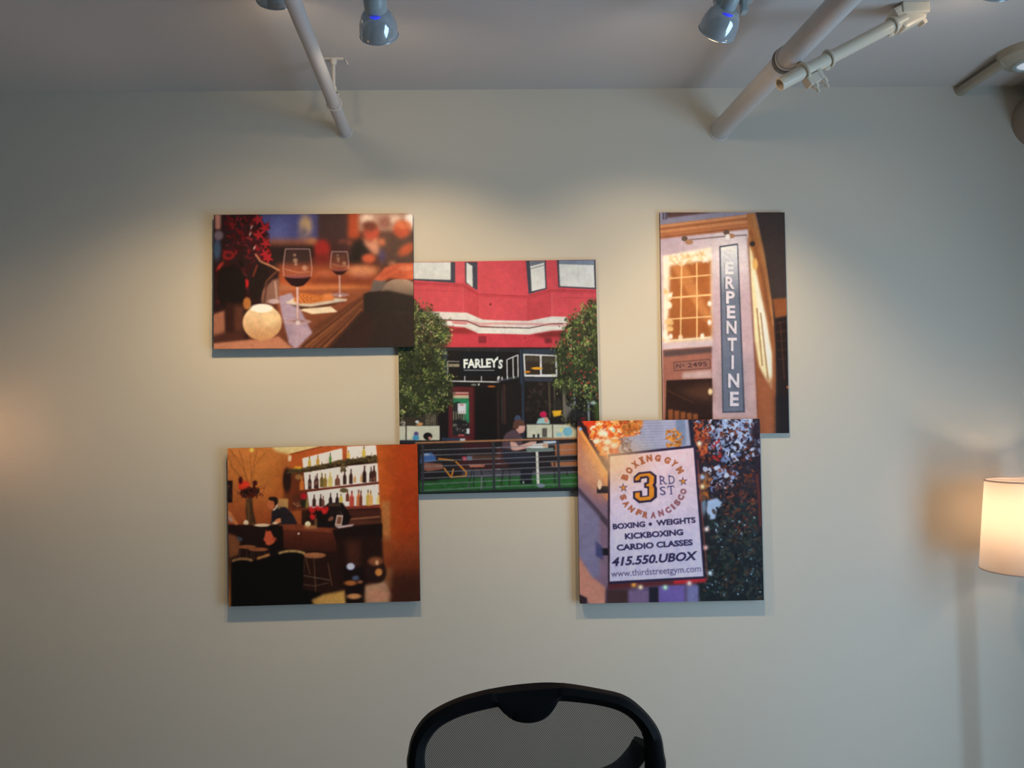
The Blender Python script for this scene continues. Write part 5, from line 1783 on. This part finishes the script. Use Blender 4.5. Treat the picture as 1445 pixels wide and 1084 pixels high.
    for x0, x1, y in ((740, 790, 532), (815, 850, 528), (740, 775, 420), (864, 900, 528), (864, 890, 414), (885, 925, 670), (846, 862, 582), (944, 958, 574)):
        g.line([E(x0, y), E(x1, y - 3)], 4.5, ink, 0.8, 0.9)
    ink2 = (48, 40, 76)
    g.text("BOXING", (242, 628), (412, 613), 27, ink2, 0.042)
    g.ell(438, 600, 9, 9, ink2, 1)
    g.text("WEIGHTS", (470, 608), (678, 590), 28, ink2, 0.042)
    g.text("KICKBOXING", (305, 680), (612, 655), 29, ink2, 0.042)
    g.text("CARDIO CLASSES", (262, 740), (662, 708), 29, ink2, 0.042)
    g.text("415.550.UBOX", (236, 822), (690, 784), 43, ink2, 0.034, 0.25)
    g.text("www.thirdstreetgym.com", (232, 880), (704, 848), 35, (96, 86, 116), 0.006)
    g.finish(1.3, 0.03)
    return g


# ------------------------------------------------------------------ the canvases on the wall
PRINT = bpy.data.materials.new('printed_canvas')
PRINT.use_nodes = True
nt = PRINT.node_tree
pb = nt.nodes['Principled BSDF']
pb.inputs['Roughness'].default_value = 0.55
pb.inputs['Specular IOR Level'].default_value = 0.18
at_ = nt.nodes.new('ShaderNodeAttribute')
at_.attribute_name = 'print_color'
nt.links.new(at_.outputs['Color'], pb.inputs['Base Color'])
tc = nt.nodes.new('ShaderNodeTexCoord')
wn = nt.nodes.new('ShaderNodeTexNoise')
wn.inputs['Scale'].default_value = 900
bmp = nt.nodes.new('ShaderNodeBump')
bmp.inputs['Strength'].default_value = 0.08
bmp.inputs['Distance'].default_value = 0.0005
nt.links.new(tc.outputs['Object'], wn.inputs['Vector'])
nt.links.new(wn.outputs['Fac'], bmp.inputs['Height'])
nt.links.new(bmp.outputs['Normal'], pb.inputs['Normal'])

DENS = 1.35          # print samples per photo pixel


def canvas(paint, org, scale, corners, y0, y1, gain, label):
    # corners: TL, TR, BR, BL in the detail's own pixels; y1 = front face, y0 = back
    px = [(org[0] + c[0] / scale, org[1] + c[1] / scale) for c in corners]
    W = [at_y(x, y, y1) for x, y in px]
    cen = sum(W, Vector()) / 4
    ux = ((W[1] - W[0]) + (W[2] - W[3])) / 2
    uz = ((W[0] - W[3]) + (W[1] - W[2])) / 2
    wd, ht = ux.length, uz.length
    rot = (math.atan2(ux.z, ux.x) + math.atan2(-uz.x, uz.z)) / 2
    r = root('canvas_print', (cen.x, 0, cen.z), label, 'canvas print', 'photo canvases on the wall')
    r.rotation_euler = (0, -rot, 0)
    b = BM()
    add_box(b, (-wd / 2, y1 + 0.0006, -ht / 2), (wd / 2, y0, ht / 2), 0.0012)
    link('wrapped_edge', b, MT['canvas_side'], r)
    if y0 < -0.003:
        for sx in (-1, 1):
            b = BM()
            add_box(b, (sx * wd * 0.24 - 0.03, y0, ht * 0.24 - 0.03), (sx * wd * 0.24 + 0.03, 0, ht * 0.24 + 0.03))
            link('wall_spacer', b, MT['wood_back'], r)
    g = paint()
    nx, ny = int(wd * 446 * DENS), int(ht * 446 * DENS)
    u, v = np.meshgrid(np.linspace(0, 1, nx), np.linspace(0, 1, ny))
    C_ = np.array(corners, float)
    cx = (C_[0, 0] * (1 - u) + C_[1, 0] * u) * (1 - v) + (C_[3, 0] * (1 - u) + C_[2, 0] * u) * v
    cy = (C_[0, 1] * (1 - u) + C_[1, 1] * u) * (1 - v) + (C_[3, 1] * (1 - u) + C_[2, 1] * u) * v
    sx = np.clip(cx * g.sc - 0.5, 0, g.W - 1.001)
    sy = np.clip(cy * g.sc - 0.5, 0, g.H - 1.001)
    ix, iy = sx.astype(int), sy.astype(int)
    fx, fy = (sx - ix)[..., None], (sy - iy)[..., None]
    Bf = np.clip(g.buf, 0, 255) / 255.0
    Bf = np.where(Bf <= 0.04045, Bf / 12.92, ((Bf + 0.055) / 1.055) ** 2.4)
    col = (Bf[iy, ix] * (1 - fx) + Bf[iy, ix + 1] * fx) * (1 - fy) + (Bf[iy + 1, ix] * (1 - fx) + Bf[iy + 1, ix + 1] * fx) * fy
    col = np.clip(col * np.array(gain), 0.004, 0.88)
    verts = np.stack([(u - 0.5) * wd, np.full_like(u, y1), (0.5 - v) * ht], -1).reshape(-1, 3)
    idx = np.arange(nx * ny).reshape(ny, nx)
    q = np.stack([idx[1:, :-1], idx[1:, 1:], idx[:-1, 1:], idx[:-1, :-1]], -1).reshape(-1, 4)
    me = bpy.data.meshes.new('printed_face')
    me.vertices.add(len(verts))
    me.vertices.foreach_set('co', verts.ravel())
    me.loops.add(q.size)
    me.loops.foreach_set('vertex_index', q.ravel().astype(np.int32))
    me.polygons.add(len(q))
    me.polygons.foreach_set('loop_start', (np.arange(len(q)) * 4).astype(np.int32))
    me.update(calc_edges=True)
    ca = me.color_attributes.new('print_color', 'FLOAT_COLOR', 'POINT')
    rgba = np.ones((len(verts), 4), np.float32)
    rgba[:, :3] = col.reshape(-1, 3)
    ca.data.foreach_set('color', rgba.ravel())
    me.materials.append(PRINT)
    o = bpy.data.objects.new('printed_face', me)
    COL.objects.link(o)
    o.parent = r
    return r


FR, BK = -0.0240, -0.0120
canvas(paint_wine, (290, 290), 4.661, [(53, 65), (1363, 48), (1370, 935), (55, 940)], BK, FR, (0.95, 1.03, 1.20),
       'canvas photo of two red wine glasses and a candle on a restaurant table')
canvas(paint_cafe, (550, 355), 3.0097, [(31, 44), (878, 36), (893, 1009), (46, 1038)], 0.0, -0.0115, (0.84, 1.02, 1.22),
       'canvas photo of a red cafe front with trees and a man at a table')
canvas(paint_bar, (310, 615), 4.17, [(42, 72), (1160, 52), (1182, 978), (57, 1001)], BK, FR, (1.12, 1.20, 1.34),
       'canvas photo of a dim bar with backlit bottles and an orange pillar')
canvas(paint_sign, (900, 285), 3.188, [(100, 47), (660, 47), (682, 1040), (114, 1045)], 0.0, -0.0115, (0.98, 1.05, 1.22),
       'tall canvas photo of a vertical blade sign beside a glowing window')
canvas(paint_gym, (800, 580), 3.738, [(55, 55), (1020, 40), (1035, 995), (68, 1021)], BK, FR, (1.10, 1.18, 1.30),
       'square canvas photo of a boxing gym sign in front of a tree')
